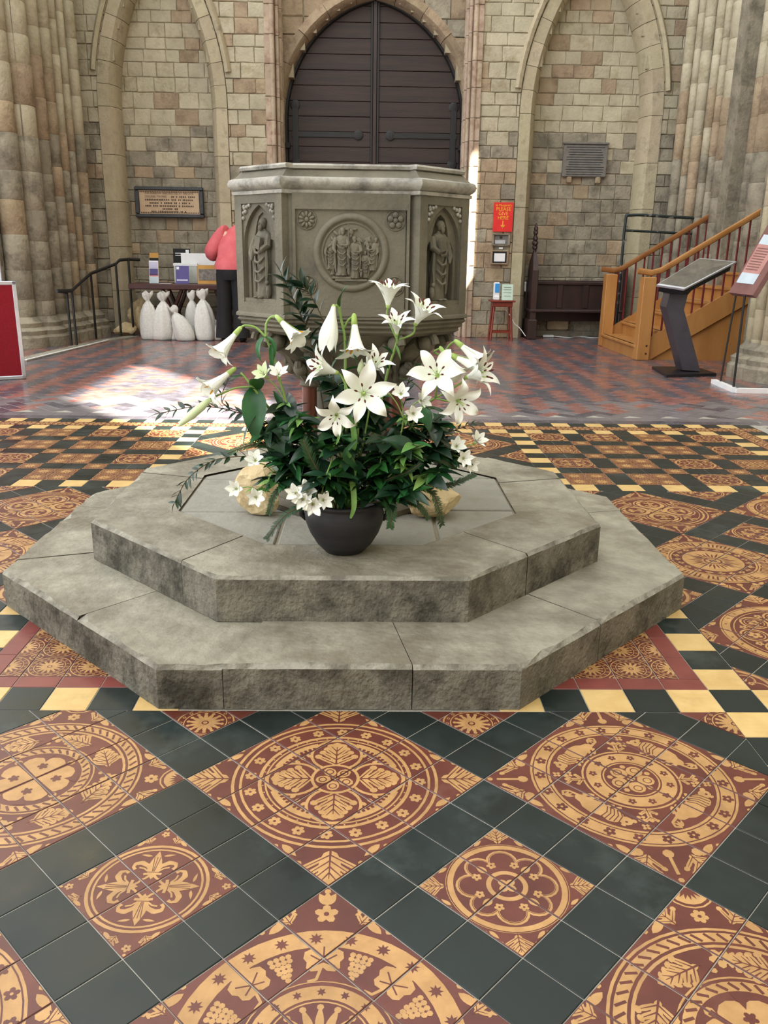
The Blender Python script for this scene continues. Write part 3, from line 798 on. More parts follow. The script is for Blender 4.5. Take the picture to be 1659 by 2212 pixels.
# ================================================================== STONE STEPS
def slab_mesh(poly, z0, z1, bev=.006, jit=.0):
    if area(poly) < 0: poly = poly[::-1]
    hp = halfplanes(poly)
    o = clip(poly, [(a, b, c-.0015) for a, b, c in hp]); i = clip(poly, [(a, b, c-.0015-bev) for a, b, c in hp])
    b = MB(); b.mi = 1
    if len(i) == len(o):
        b.loft([[(x, y, z0) for x, y in o], [(x, y, z1-bev) for x, y in o]])
        b.mi = 0; b.loft([[(x, y, z1-bev) for x, y in o], [(x, y, z1) for x, y in i]], False, True)
    else:
        b.loft([[(x, y, z0) for x, y in o], [(x, y, z1) for x, y in o]]); b.mi = 0; b.add([(x, y, z1) for x, y in o], [list(range(len(o)))])
    return b
def ring_slabs(parent, a_out, a_in, z0, z1, cuts, bev):
    """slabs of an octagonal step; cuts = list of (face, t) joints along each face, 0..1"""
    O, I = octagon(a_out), octagon(a_in)
    per = []                                   # perimeter parameters of the joints
    per = sorted(f+t for f, t in cuts)
    def pt(poly, s): f = int(s) % 8; t = s-int(s); p, q = poly[f], poly[(f+1) % 8]; return (p[0]+(q[0]-p[0])*t, p[1]+(q[1]-p[1])*t)
    for k, s0 in enumerate(per):
        s1 = per[(k+1) % len(per)]
        if s1 <= s0: s1 += 8
        outer = [pt(O, s0)] + [O[c % 8] for c in range(int(s0)+1, int(math.ceil(s1)))] + [pt(O, s1)]
        inner = [pt(I, s0)] + [I[c % 8] for c in range(int(s0)+1, int(math.ceil(s1)))] + [pt(I, s1)]
        poly = outer + inner[::-1]
        # concave corner pieces: build as a strip of quads with a bevelled outer edge
        b = MB(); n = len(outer); g = .0012
        def sh(p, q, d):
            l = math.hypot(q[0]-p[0], q[1]-p[1]) or 1; return (p[0]+(q[0]-p[0])*d/l, p[1]+(q[1]-p[1])*d/l)
        outer = [sh(outer[0], outer[1], g)] + outer[1:-1] + [sh(outer[-1], outer[-2], g)]
        inner = [sh(inner[0], inner[1], g)] + inner[1:-1] + [sh(inner[-1], inner[-2], g)]
        oo, ii = [], []
        for k2 in range(len(outer)-1):
            m2 = max(1, int(math.hypot(outer[k2+1][0]-outer[k2][0], outer[k2+1][1]-outer[k2][1])/.05))
            for e in range(m2):
                f = e/m2; oo.append(tuple(outer[k2][c]+(outer[k2+1][c]-outer[k2][c])*f for c in (0, 1))); ii.append(tuple(inner[k2][c]+(inner[k2+1][c]-inner[k2][c])*f for c in (0, 1)))
        oo.append(outer[-1]); ii.append(inner[-1]); outer, inner = oo, ii; n = len(outer)
        outer = [sh(o_, i_, U(0, .0022)) for o_, i_ in zip(outer, inner)]
        bo = [sh(o_, i_, bev*U(.5, 1.5)*(2.2 if R() < .06 else 1)) for o_, i_ in zip(outer, inner)]
        dz = U(-.0025, .0025)
        b.mi = 0
        jt = [U(-.0015, .0015) for _ in outer]
        b.add([(x, y, z1+dz) for x, y in bo]+[(x, y, z1+dz) for x, y in inner], [(i, i+1, n+i+1, n+i) for i in range(n-1)])
        b.mi = 2
        b.add([(x, y, z1-bev+dz) for x, y in outer]+[(x, y, z1+dz) for x, y in bo], [(i, i+1, n+i+1, n+i) for i in range(n-1)])
        b.mi = 1
        b.add([(x, y, z0) for x, y in outer]+[(x, y, z1-bev+dz) for x, y in outer], [(i, i+1, n+i+1, n+i) for i in range(n-1)])
        b.add([(*outer[0], z0), (*bo[0], z1+dz), (*inner[0], z1+dz), (*inner[0], z0), (*outer[-1], z0), (*bo[-1], z1+dz), (*inner[-1], z1+dz), (*inner[-1], z0)], [(0, 1, 2, 3), (4, 5, 6, 7)])
        b.build('stone_slab', [m_step, m_riser, m_edge], parent)
Z1, Z2 = .127, .2675
A1, A2 = 1.144, .874
st = thing('octagonal_steps', 'wide grey stone octagonal platform of two steps under the font', 'steps', (OC.x, OC.y, 0))
core = MB(); core.prism(octagon(A1-.02), 0, Z1-.012); core.prism(octagon(A2-.02), Z1-.012, Z2-.010)
core.build('mortar_bed', m_mortar, st)
ring_slabs(st, A1, .80, 0.0, Z1, [(0, .18), (0, .70), (1, .42), (2, .1), (2, .78), (3, .5), (4, .3), (4, .8), (5, .4), (6, .22), (6, .9), (7, .55)], .012)
ring_slabs(st, A2, .60, Z1, Z2, [(1, .40), (2, .22), (2, .85), (3, .5), (4, .1), (4, .75), (5, .5), (6, .1), (6, .8), (7, .76)], .010)
# paving inside the upper step
inner = octagon(.598)
for (x0, x1, y0, y1) in ((-.7, -.22, -.7, -.25), (-.22, .3, -.7, -.25), (.3, .7, -.7, -.2), (-.7, -.3, -.25, .2), (-.3, .22, -.25, .25), (.22, .7, -.2, .25), (-.7, -.05, .2, .7), (-.05, .7, .25, .7)):
    w = clip(octagon(.596), rect(OC.x+x0+.004, OC.x+x1-.004, OC.y+y0+.004, OC.y+y1-.004))
    if len(w) > 2: slab_mesh(w, Z2-.02, Z2-.003+U(-.002, .002), .004).build('paving_stone', [m_pave, m_pave], st)

# ================================================================== WALLS
WY = 10.8
def block_variants(n=10):
    out = []
    for _ in range(n):
        b = MB(); e = .06
        rings = []
        base = [(-.5, -.5), (0, -.5), (.5, -.5), (.5, 0), (.5, .5), (0, .5), (-.5, .5), (-.5, 0)]
        j = [(U(-.02, .02), U(-.03, .03)) for _ in base]
        cr = lambda x, z, k: (x*k+j0[0], z*k+j0[1])
        for (k, y) in ((1.0, .5), (1.0, -.2), (.93, -.5)):
            rings.append([((x*k)+dx, y+(U(-.14, .10) if y == -.5 else 0), (z*(k if y != -.5 else .88))+dz) for (x, z), (dx, dz) in zip(base, j)])
        b.loft(rings, False, False)
        n0 = len(b.v)-8
        b.add([(U(-.08, .08), -.56+U(-.12, .1), U(-.08, .08))], [])
        c = len(b.v)-1
        for i in range(8): b.f.append([n0+i, n0+(i+1) % 8, c]); b.m.append(0)
        out.append(b.mesh('block', smooth=True))
    return out
BV = block_variants()
BVM = {}
def block_mesh(m_):
    k = random.randrange(len(BV))
    if (k, m_.name) not in BVM:
        me = BV[k].copy(); me.materials.append(m_); BVM[(k, m_.name)] = me
    return BVM[(k, m_.name)]
def poly_block(w, y, m_, parent, d=.02):
    """a block cut by an arch: outline w in (x,z), face proud towards the camera"""
    hp = halfplanes(w); i = clip(w, [(a, b, c-.010) for a, b, c in hp]); o = clip(w, [(a, b, c-.004) for a, b, c in hp])
    if len(i) < 3 or len(o) < 3: return
    b = MB(); pr = U(-.004, .004)
    if len(i) == len(o): b.loft([[(x, y+.06, z) for x, z in o], [(x, y+.004, z) for x, z in o], [(x, y-.008+pr, z) for x, z in i]], False, True)
    else: b.loft([[(x, y+.06, z) for x, z in o], [(x, y-.004+pr, z) for x, z in o]], False, True)
    b.build('stone_block', m_, parent)
def courses(z0, z1, lo, hi, seed):
    rr = random.Random(seed); z = z0; out = []
    while z < z1: h = rr.uniform(lo, hi); out.append((z, min(z+h, z1+.2))); z += h
    return out
def masonry(parent, y, x0, x1, z0, z1, matf, keep=None, lo=.145, hi=.21, wl_=(.2, .37), seed=1):
    """coursed blocks on the plane y; keep(x,z) -> None (whole), False (drop) or list of half-planes to cut by"""
    rr = random.Random(seed)
    for (za, zb) in courses(z0, z1, lo, hi, seed):
        x = x0-rr.uniform(0, .15)
        while x < x1:
            w = rr.uniform(*wl_)*(1 if zb-za > .19 else .85)
            xa, xb = max(x, x0), min(x+w, x1)
            x += w
            if xb-xa < .05: continue
            m_ = matf((xa+xb)/2, (za+zb)/2, rr)
            cut = keep((xa, xb, za, zb)) if keep else None
            if cut is False: continue
            if cut:
                pw = clip([(xa, za), (xb, za), (xb, zb), (xa, zb)], cut)
                if len(pw) > 2 and area(pw) > .003: poly_block(pw, y, m_, parent)
                continue
            o = link('stone_block', block_mesh(m_), parent, (( xa+xb)/2, y+.012, (za+zb)/2), None, (xb-xa-.004, .022, zb-za-.004))
class Arch:
    """pointed arch opening: jambs x0,x1, springing zs, two arcs meeting at the apex (xc, za)"""
    def __init__(s, x0, x1, zs, za, z0=0.0):
        s.x0, s.x1, s.zs, s.za, s.z0 = x0, x1, zs, za, z0; s.xc = (x0+x1)/2
        h = za-zs; w = (x1-x0)/2
        s.r = (w*w+h*h)/(2*w)
    def path(s, n=14):
        L = [(s.x0, s.z0+(s.zs-s.z0)*k/10) for k in range(10)]
        c = s.x0+s.r; t1 = math.atan2(s.za-s.zs, s.xc-c)
        L += [(c+s.r*math.cos(PI+(t1-PI)*k/n), s.zs+s.r*math.sin(PI+(t1-PI)*k/n)) for k in range(n+1)]
        return L, [(2*s.xc-x, z) for x, z in L]
    def keep(s, pad):
        def f(bx):
            xa, xb, za, zb = bx
            pts = [(xa, za), (xb, za), (xa, zb), (xb, zb), ((xa+xb)/2, (za+zb)/2)]
            ins = [s.inside(x, z, pad) for x, z in pts]
            if all(ins): return False
            if not any(ins): return None
            x, z = (xa+xb)/2, (za+zb)/2
            left = x < s.xc
            if z < s.zs: return [(1, 0, s.x0-pad)] if left else [(-1, 0, -(s.x1+pad))]
            c = s.x0+s.r if left else s.x1-s.r
            dx, dz = x-c, z-s.zs; l = math.hypot(dx, dz) or 1; nx, nz = dx/l, dz/l
            return [(-nx, -nz, -(nx*c+nz*s.zs+s.r+pad))]
        return f
    def inside(s, x, z, pad=0.0):
        if z < s.zs: return s.x0-pad < x < s.x1+pad
        return math.hypot(x-(s.x0+s.r), z-s.zs) < s.r+pad and math.hypot(x-(s.x1-s.r), z-s.zs) < s.r+pad
def both(*ks):
    def f(bx):
        cut = []
        for k in ks:
            c = k(bx)
            if c is False: return False
            if c: cut += c
        return cut or None
    return f
def voussoirs(parent, arch, prof, y, m_, step=2, name='voussoir', jit=.004, zmax=99):
    """arch ring and jambs as separate stones; prof = [(outward offset, depth)]"""
    for side, path in enumerate(arch.path(16)):
        n = len(path); k = 0
        while k < n-1:
            e = min(k+step, n-1)
            if path[k][1] > zmax: break
            seg = path[k:e+1]; rings = []
            jj = U(-jit, jit)
            for i, (x, z) in enumerate(seg):
                a = path[max(k+i-1, 0)]; b = path[min(k+i+1, n-1)]
                tx, tz = b[0]-a[0], b[1]-a[1]; l = math.hypot(tx, tz) or 1
                nx, nz = (-tz/l, tx/l) if side == 0 else (tz/l, -tx/l)     # outward
                sh = .003 if i == 0 else (-.003 if i == len(seg)-1 else 0)
                rings.append([(x+nx*o+tx/l*sh, y+d+jj, z+nz*o+tz/l*sh) for o, d in prof])
            MB().loft(rings, True, True).build(name, m_, parent, smooth=True)
            k = e
A_L = Arch(-3.42, -2.03, 3.0, 5.0); A_R = Arch(2.27, 3.88, 3.0, 5.05)
A_D = Arch(-1.16, 1.42, 2.95, 4.50)
ZT = 11.5  # wall carried up out of view so near tiles reflect it, not sky
# -- main face of the far wall (piers between the recesses)
wall = MB().box((-6.0, WY+.30, ZT/2), (.9, .3, ZT)).build('wall_far', m_wmort)
tag(wall, 'far church wall of pale coursed stone pierced by pointed recesses', 'wall', kind='structure')
b = MB()
def wall_sheet(b, y, x0, x1, zt, archs, thick=.28):
    """mortar body behind the blocks, with the arch openings left open (vertical strips)"""
    xs = {x0, x1}
    for a in archs: xs |= {a.x0+(a.x1-a.x0)*k/16 for k in range(17)}
    xs = sorted(x for x in xs if x0 <= x <= x1)
    for xa, xb in zip(xs, xs[1:]):
        xm = (xa+xb)/2; zb = 0.0
        for a in archs:
            if a.x0 < xm < a.x1:
                z = a.za
                c = a.x0+a.r if xm < a.xc else a.x1-a.r
                z = a.zs+math.sqrt(max(a.r**2-(xm-c)**2, 0)); zb = z+.03
        if zb < zt: b.box((xm, y+thick/2, (zb+zt)/2), (xb-xa+.001, thick, zt-zb))
wall_sheet(b, WY+.02, -6.5, -1.24, ZT, [A_L]); b.build('mortar_core', m_wmort, wall)
b = MB(); wall_sheet(b, WY+.02, 1.46, 6.5, ZT, [A_R]); b_right = b
def tone(x, z, rr):
    v = rr.random()
    if x > 1.4 and x < 2.3 and z < 2.5: return m_warm if v < .8 else m_grey  # pinkish stone, also standing in for the warm light on this pier
    if -2.0 < x < -1.1: return m_warm if v < .35 else (m_pale if z > 2.2 or v < .7 else m_grey)
    if z > 2.75: return m_pale if v < .88 else m_warm
    if z > 2.3: return m_pale if v < .45 else m_grey
    return m_grey if v < .82 else m_warm
ZV = 5.0
masonry(wall, WY, -4.1, -1.24, 0, ZV, tone, A_L.keep(.17), seed=3)
wall2 = MB().box((6.0, WY+.30, ZT/2), (.9, .3, ZT)).build('wall_far_pier', m_wmort)
tag(wall2, 'pale coursed stone wall and pier right of the great door', 'wall', kind='structure')
b_right.build('mortar_core', m_wmort, wall2)
masonry(wall2, WY, 1.46, 4.6, 0, ZV, tone, A_R.keep(.17), seed=5)
PR = [(.17, .0), (.03, -.012), (0.0, .03), (-.05, .12), (-.05, .30), (.17, .30)]
voussoirs(wall, A_L, [(.17, .03), (.17, -.02), (.02, -.02), (-.02, .04), (-.06, .13), (-.06, .34), (.0, .34)], WY, m_ring, 2)
voussoirs(wall2, A_R, [(.17, .03), (.17, -.02), (.02, -.02), (-.02, .04), (-.06, .13), (-.06, .34), (.0, .34)], WY, m_ring, 2)
# hood mould over the right and left arch
for A, x_from in ((A_L, 3.3), (A_R, 3.2)):
    for side, path in enumerate(A.path(16)):
        up = [(x, z) for x, z in path if z > x_from]
        rings = []
        for i, (x, z) in enumerate(up):
            a_, b_ = up[max(i-1, 0)], up[min(i+1, len(up)-1)]
            tx, tz = b_[0]-a_[0], b_[1]-a_[1]; l = math.hypot(tx, tz) or 1
            nx, nz = (-tz/l, tx/l) if side == 0 else (tz/l, -tx/l)
            rings.append([(x+nx*o, WY+d, z+nz*o) for o, d in ((.19, .02), (.19, -.05), (.235, -.07), (.27, -.03), (.27, .02))])
        if len(rings) > 2: MB().loft(rings, True, True).build('hood_mould', m_ring, wall if A is A_L else wall2, smooth=True)
# -- back walls of the recesses
wn = []
for nm, A, lab, sd_ in (('wall_far_left', A_L, 'rough stone infill of the pointed recess left of the door', 11), ('wall_far_right', A_R, 'squared stone infill of the pointed recess right of the door', 12)):
    o = MB().box(((A.x0+A.x1)/2, WY+.45, ZT/2), (A.x1-A.x0+.4, .22, ZT)).build(nm, m_wmort)
    tag(o, lab, 'wall', kind='structure')
    masonry(o, WY+.325, A.x0-.02, A.x1+.02, 0, 5.0, tone, None, seed=sd_)
    wn.append(o)
# -- deep door recess
o = MB().box((-1.55, WY+.75, ZT/2), (.62, .9, ZT)).box((1.78, WY+.75, ZT/2), (.64, .9, ZT)).build('wall_door_recess', m_wmort)
tag(o, 'deep brown stone recess framing the great door', 'wall', kind='structure')
b = MB(); wall_sheet(b, WY+.47, -1.3, 1.5, ZT, [A_D], .3); b.build('mortar_core', m_wmort, o)
masonry(o, WY+.45, -1.24, 1.46, 1.2, 5.0, lambda x, z, rr: m_warm if rr.random() < .75 else m_grey, A_D.keep(.14), seed=21, lo=.22, hi=.34, wl_=(.3, .5))
voussoirs(o, A_D, [(.15, .03), (.17, -.02), (.06, -.05), (-.0, .02), (-.02, .25), (.12, .25)], WY+.45, m_warm, 3, jit=.022, name='rear_arch_stone')
# jamb mouldings: splayed shafts either side, in courses
for sx, xj in ((-1, -1.24), (1, 1.46)):
    z = 0.0
    while z < 5.2:
        h = U(.26, .4)
        for k, (dx, dy, r_) in enumerate(((0, -.02, .035), (-.06*sx, .06, .028), (-.075*sx, .2, .04), (-.085*sx, .33, .03))):
            MB().lathe([(r_, z+.003), (r_, z+h-.003)], (xj+dx, WY+dy, 0), 10).build('jamb_shaft', m_jamb, o, smooth=True)
        MB().box((xj-.02*sx+sx*.06, WY+.2, z+h/2), (.12, .46, h-.006), bev=.008).build('jamb_stone', m_jamb, o)
        z += h
# -- great door
d = MB().box((A_D.xc, WY+.72, 2.3), (2.7, .04, 4.6)).build('door_1', m_iron)
tag(d, 'great dark brown plank double door under the central arch', 'door', kind='structure')
for k in range(23):
    za, zb = .02+k*.2, .02+(k+1)*.2-.004
    for xa, xb in ((A_D.x0-.06, A_D.xc-.05), (A_D.xc+.05, A_D.x1+.06)):
        MB().box(((xa+xb)/2, WY+.685+U(-.003, .003), (za+zb)/2), (xb-xa, .03, zb-za), bev=.005).build('plank', m_door, d)
MB().box((A_D.xc-.045, WY+.665, 2.3), (.03, .05, 4.6), bev=.006).build('edge_rail', m_iron, d)
MB().box((A_D.xc+.045, WY+.665, 2.3), (.03, .05, 4.6), bev=.006).build('edge_rail', m_iron, d)
MB().box((A_D.xc, WY+.66, 2.3), (.055, .06, 4.6), bev=.01).build('cover_strip', m_pew, d)
for sx in (-1, 1):                             # rim of each leaf following the arch, and the strap hinge
    path = A_D.path(16)[0 if sx < 0 else 1]
    MB().tube([(x-sx*.035*(-1 if sx < 0 else 1)*0+(.03 if sx < 0 else -.03), WY+.655, z) for x, z in path], .035, 6).build('leaf_rim', m_iron, d)
    xh = A_D.x0+.16 if sx < 0 else A_D.x1-.16
    for zz in (2.78, .75):
        MB().box((xh+(-sx)*.42, WY+.658, zz), (.95, .014, .07)).box((xh, WY+.656, zz), (.08, .014, .75)).ball((xh+(-sx)*.9, WY+.656, zz), (.07, .01, .07)).ball((xh, WY+.656, zz+.38), (.07, .01, .07)).ball((xh, WY+.656, zz-.38), (.07, .01, .07)).build('strap_hinge', m_iron, d)
    MB().box((xh-(-sx)*.11, WY+.62, 2.62), (.07, .07, .08), bev=.01).build('hinge_pin', m_iron, d)

# ================================================================== PIERS
def shaft_pier(name, label, shafts, z0, z1, mf, base=True, core=None):
    """clustered pier: shafts (x, y, r) each a column of drums, moulded base, solid core"""
    x = sum(s[0] for s in shafts)/len(shafts); y = sum(s[1] for s in shafts)/len(shafts)
    o = thing(name, label, 'pillar', (x, y, 0)); o['kind'] = 'structure'
    if core: 
        b = MB()
        for c in core: b.box(*c)
        b.build('core', m_grey, o)
    for (sx, sy, r) in shafts:
        z = z0; cyc = 0
        while z < z1:
            h = U(.30, .46) if z > .5 else U(.22, .3)
            rr = r*U(.985, 1.01)
            b = MB().lathe([(rr-.004, z), (rr, z+.006), (rr, z+h-.006), (rr-.004, z+h)], (sx+U(-.003, .003), sy+U(-.003, .003), 0), 18)
            b.build('drum', mf(z), o, smooth=True); z += h
        if base:
            MB().lathe([(r+.14, 0), (r+.14, .12), (r+.11, .15), (r+.12, .2), (r+.06, .24), (r+.07, .29), (r+.02, .33), (r, .36)], (sx, sy, 0), 20).build('base_moulding', m_grey, o, smooth=True)
    return o
def ptone(lo, hi):
    return lambda z: (m_grey if R() < .85 else m_warm) if z < lo else ((m_warm if R() < .7 else m_pale) if z < hi else m_pale)
def sh(u, v, y, r): p = P(u, v, y=y); return (p.x, p.y, r)
left = [sh(8, 300, 8.9, .15), sh(52, 300, 9.15, .16), sh(88, 300, 9.45, .10), sh(112, 300, 9.7, .09), sh(132, 300, 9.95, .07), sh(150, 300, 10.15, .06), sh(168, 300, 10.4, .09), sh(-60, 300, 8.7, .17)]
shaft_pier('pillar_left', 'tall clustered stone pier of pale shafts at the left edge', left, .3, 5.4, ptone(2.35, 3.0), core=[((-4.75, 9.75, 2.7), (1.6, 1.5, 5.4)), ((-4.15, 10.5, 2.7), (.5, .6, 5.4))])
right = [sh(1480, 200, 10.45, .07), sh(1500, 200, 10.35, .06), sh(1519, 200, 10.2, .08), sh(1540, 200, 10.05, .06), sh(1558, 200, 9.95, .06), sh(1590, 200, 9.75, .15), sh(1622, 200, 9.5, .08), sh(1645, 200, 9.3, .09), sh(1675, 200, 9.1, .16)]
shaft_pier('pillar_right', 'tall clustered stone pier with a broad brown shaft behind the stairs', right, .3, 5.4, ptone(2.2, 2.9), core=[((5.15, 10.1, 2.7), (1.3, 1.5, 5.4))])
near = [sh(1628, 815, 6.75, .07), sh(1650, 815, 6.6, .07), sh(1680, 815, 6.5, .10), sh(1730, 815, 6.45, .12), sh(1612, 815, 6.9, .06)]
shaft_pier('pillar_near_right', 'pale grey fluted stone pier cut off by the right edge', near, .12, 4.6, lambda z: m_ring, core=[((4.55, 7.05, 2.3), (.9, .8, 4.6))])

# ================================================================== UNSEEN SIDE WALL added to block the sun, openings shaped to throw the sun patches
SX = 6.3
def sun_hole(tx, ty, tz, w, h):
    k = (SX-tx)/(-SUN_DIR.x); c = Vector((tx, ty, tz))-SUN_DIR*k
    return (c.y-w/2, c.y+w/2, c.z-h/2, c.z+h/2)
holes = sorted([sun_hole(-1.65, 5.1, 0, 2.5, 2.9), sun_hole(1.30, 10.75, 1.5, .7, 2.2)])
b = MB(); y = -19.0; ZW = 23.0
for (ya, yb_, za, zb) in holes:
    b.box((SX+.15, (y+ya)/2, ZW/2), (.3, ya-y, ZW)); b.box((SX+.15, (ya+yb_)/2, za/2), (.3, yb_-ya, za)); b.box((SX+.15, (ya+yb_)/2, (zb+ZW)/2), (.3, yb_-ya, ZW-zb)); y = yb_
b.box((SX+.15, (y+13)/2, ZW/2), (.3, 13-y, ZW))
o = b.build('wall_right_sun_mask', m_pale); tag(o, 'unseen pale side wall with high openings shaped to throw the sun patches', 'wall', kind='structure')

o = MB().box((-1.0, -12.2, 4.6), (15, .4, 9.2)).build('wall_back_light_block', m_pale); tag(o, 'unseen pale wall behind the viewer, added to cut the frontal light', 'wall', kind='structure')  # unseen wall, added so less frontal sky light reaches the risers

# ================================================================== FONT
FC = Vector((OC.x+.012, OC.y, Z2))
font = thing('stone_font', 'carved grey stone font with saints in niches and a round relief', 'font', FC)
def plan(a, h, d=0.0):
    a2, h2 = a+d, h+d*math.tan(PI/8); return octagon(a2, h2)
def ploft(levels, m_, name, parent=font, a=.362, h=.1805, smooth=False):
    b = MB(); b.loft([[(x, y, z) for x, y in plan(a, h, d)] for d, z in levels], True, True)
    return b.build(name, m_, parent, smooth)
ZB0, ZB1 = .955, 1.322
body = ploft([(0, ZB0), (0, ZB1)], m_font, 'bowl')
# recessed lines on the cardinal faces: raised frame bars round a sunk panel
def face_frame(k):
    """axes of cardinal face k: origin on the face, right vector, outward normal"""
    t = -PI/2+k*PI/2; n = Vector((math.cos(t), math.sin(t), 0)); r = Vector((-n.y, n.x, 0))
    return Vector((FC.x, FC.y, 0))+n*.362, r, n
def diag_frame(k):
    t = -PI/4+k*PI/2; n = Vector((math.cos(t), math.sin(t), 0)); r = Vector((-n.y, n.x, 0))
    return Vector((FC.x, FC.y, 0))+n*(.592/2**.5), r, n
def put(b, o, r, n, pts, faces): b.add([o+r*x+n*d+Vector((0, 0, z)) for x, d, z in pts], faces)
def ubox(b, fr, x0, x1, d0, d1, z0, z1):
    o, r, n = fr
    put(b, o, r, n, [(x0,d0,z0),(x1,d0,z0),(x1,d1,z0),(x0,d1,z0),(x0,d0,z1),(x1,d0,z1),(x1,d1,z1),(x0,d1,z1)], [(0,1,2,3),(4,5,6,7),(0,1,5,4),(1,2,6,5),(2,3,7,6),(3,0,4,7)])
for k in range(4):
    fr = face_frame(k); b = MB()
    ubox(b, fr, -.181, .181, -.01, .008, 1.275, ZB1); ubox(b, fr, -.181, .181, -.01, .008, ZB0, .978)
    ubox(b, fr, -.181, -.172, -.01, .008, .978, 1.275); ubox(b, fr, .172, .181, -.01, .008, .978, 1.275)
    b.build('panel_frame', m_font, font)
# niche plates on the diagonal faces
def arch_pts(w, z0, zs, za, n=8):
    """pointed opening outline: half-width w, sill z0, springing zs, apex za"""
    r = (w*w+(za-zs)**2)/(2*w); pts = [(-w, z0), (-w, zs)]
    c = -w+r; t1 = math.atan2(za-zs, -c)
    pts += [(c+r*math.cos(PI+(t1-PI)*k/n), zs+r*math.sin(PI+(t1-PI)*k/n)) for k in range(1, n+1)]
    return pts + [(-x, z) for x, z in pts[-2::-1]]
def holed_plate(fr, outer, inner, d0, d1, name, parent, m_):
    o, r, n = fr; bm = bmesh.new()
    for pts in (outer, inner):
        vs_ = [bm.verts.new(o+r*x+n*d1+Vector((0, 0, z))) for x, z in pts]
        for i in range(len(vs_)): bm.edges.new((vs_[i], vs_[(i+1) % len(vs_)]))
    bmesh.ops.triangle_fill(bm, edges=bm.edges[:], use_beauty=True)
    for pts in (outer, inner):
        A = [o+r*x+n*d1+Vector((0, 0, z)) for x, z in pts]; B = [o+r*x+n*d0+Vector((0, 0, z)) for x, z in pts]
        va = [bm.verts.new(p) for p in A]; vb = [bm.verts.new(p) for p in B]
        for i in range(len(va)): j = (i+1) % len(va); bm.faces.new((va[i], va[j], vb[j], vb[i]))
    bmesh.ops.remove_doubles(bm, verts=bm.verts, dist=1e-5); bmesh.ops.recalc_face_normals(bm, faces=bm.faces)
    off = wl(parent)
    for v_ in bm.verts: v_.co -= off
    me = bpy.data.meshes.new(name); bm.to_mesh(me); bm.free(); me.materials.append(m_)
    return link(name, me, parent)
def trefoil_pts(w, z0, zs, za):
    """cusped inner opening"""
    return [(-w, z0), (-w, zs-.03), (-w*.93, zs-.005), (-w*.75, zs+.014), (-w*.55, zs+.016), (-w*.58, zs+.03), (-w*.5, zs+.055), (-w*.3, zs+.085), (0, za), (w*.3, zs+.085), (w*.5, zs+.055), (w*.58, zs+.03), (w*.55, zs+.016), (w*.75, zs+.014), (w*.93, zs-.005), (w, zs-.03), (w, z0)]
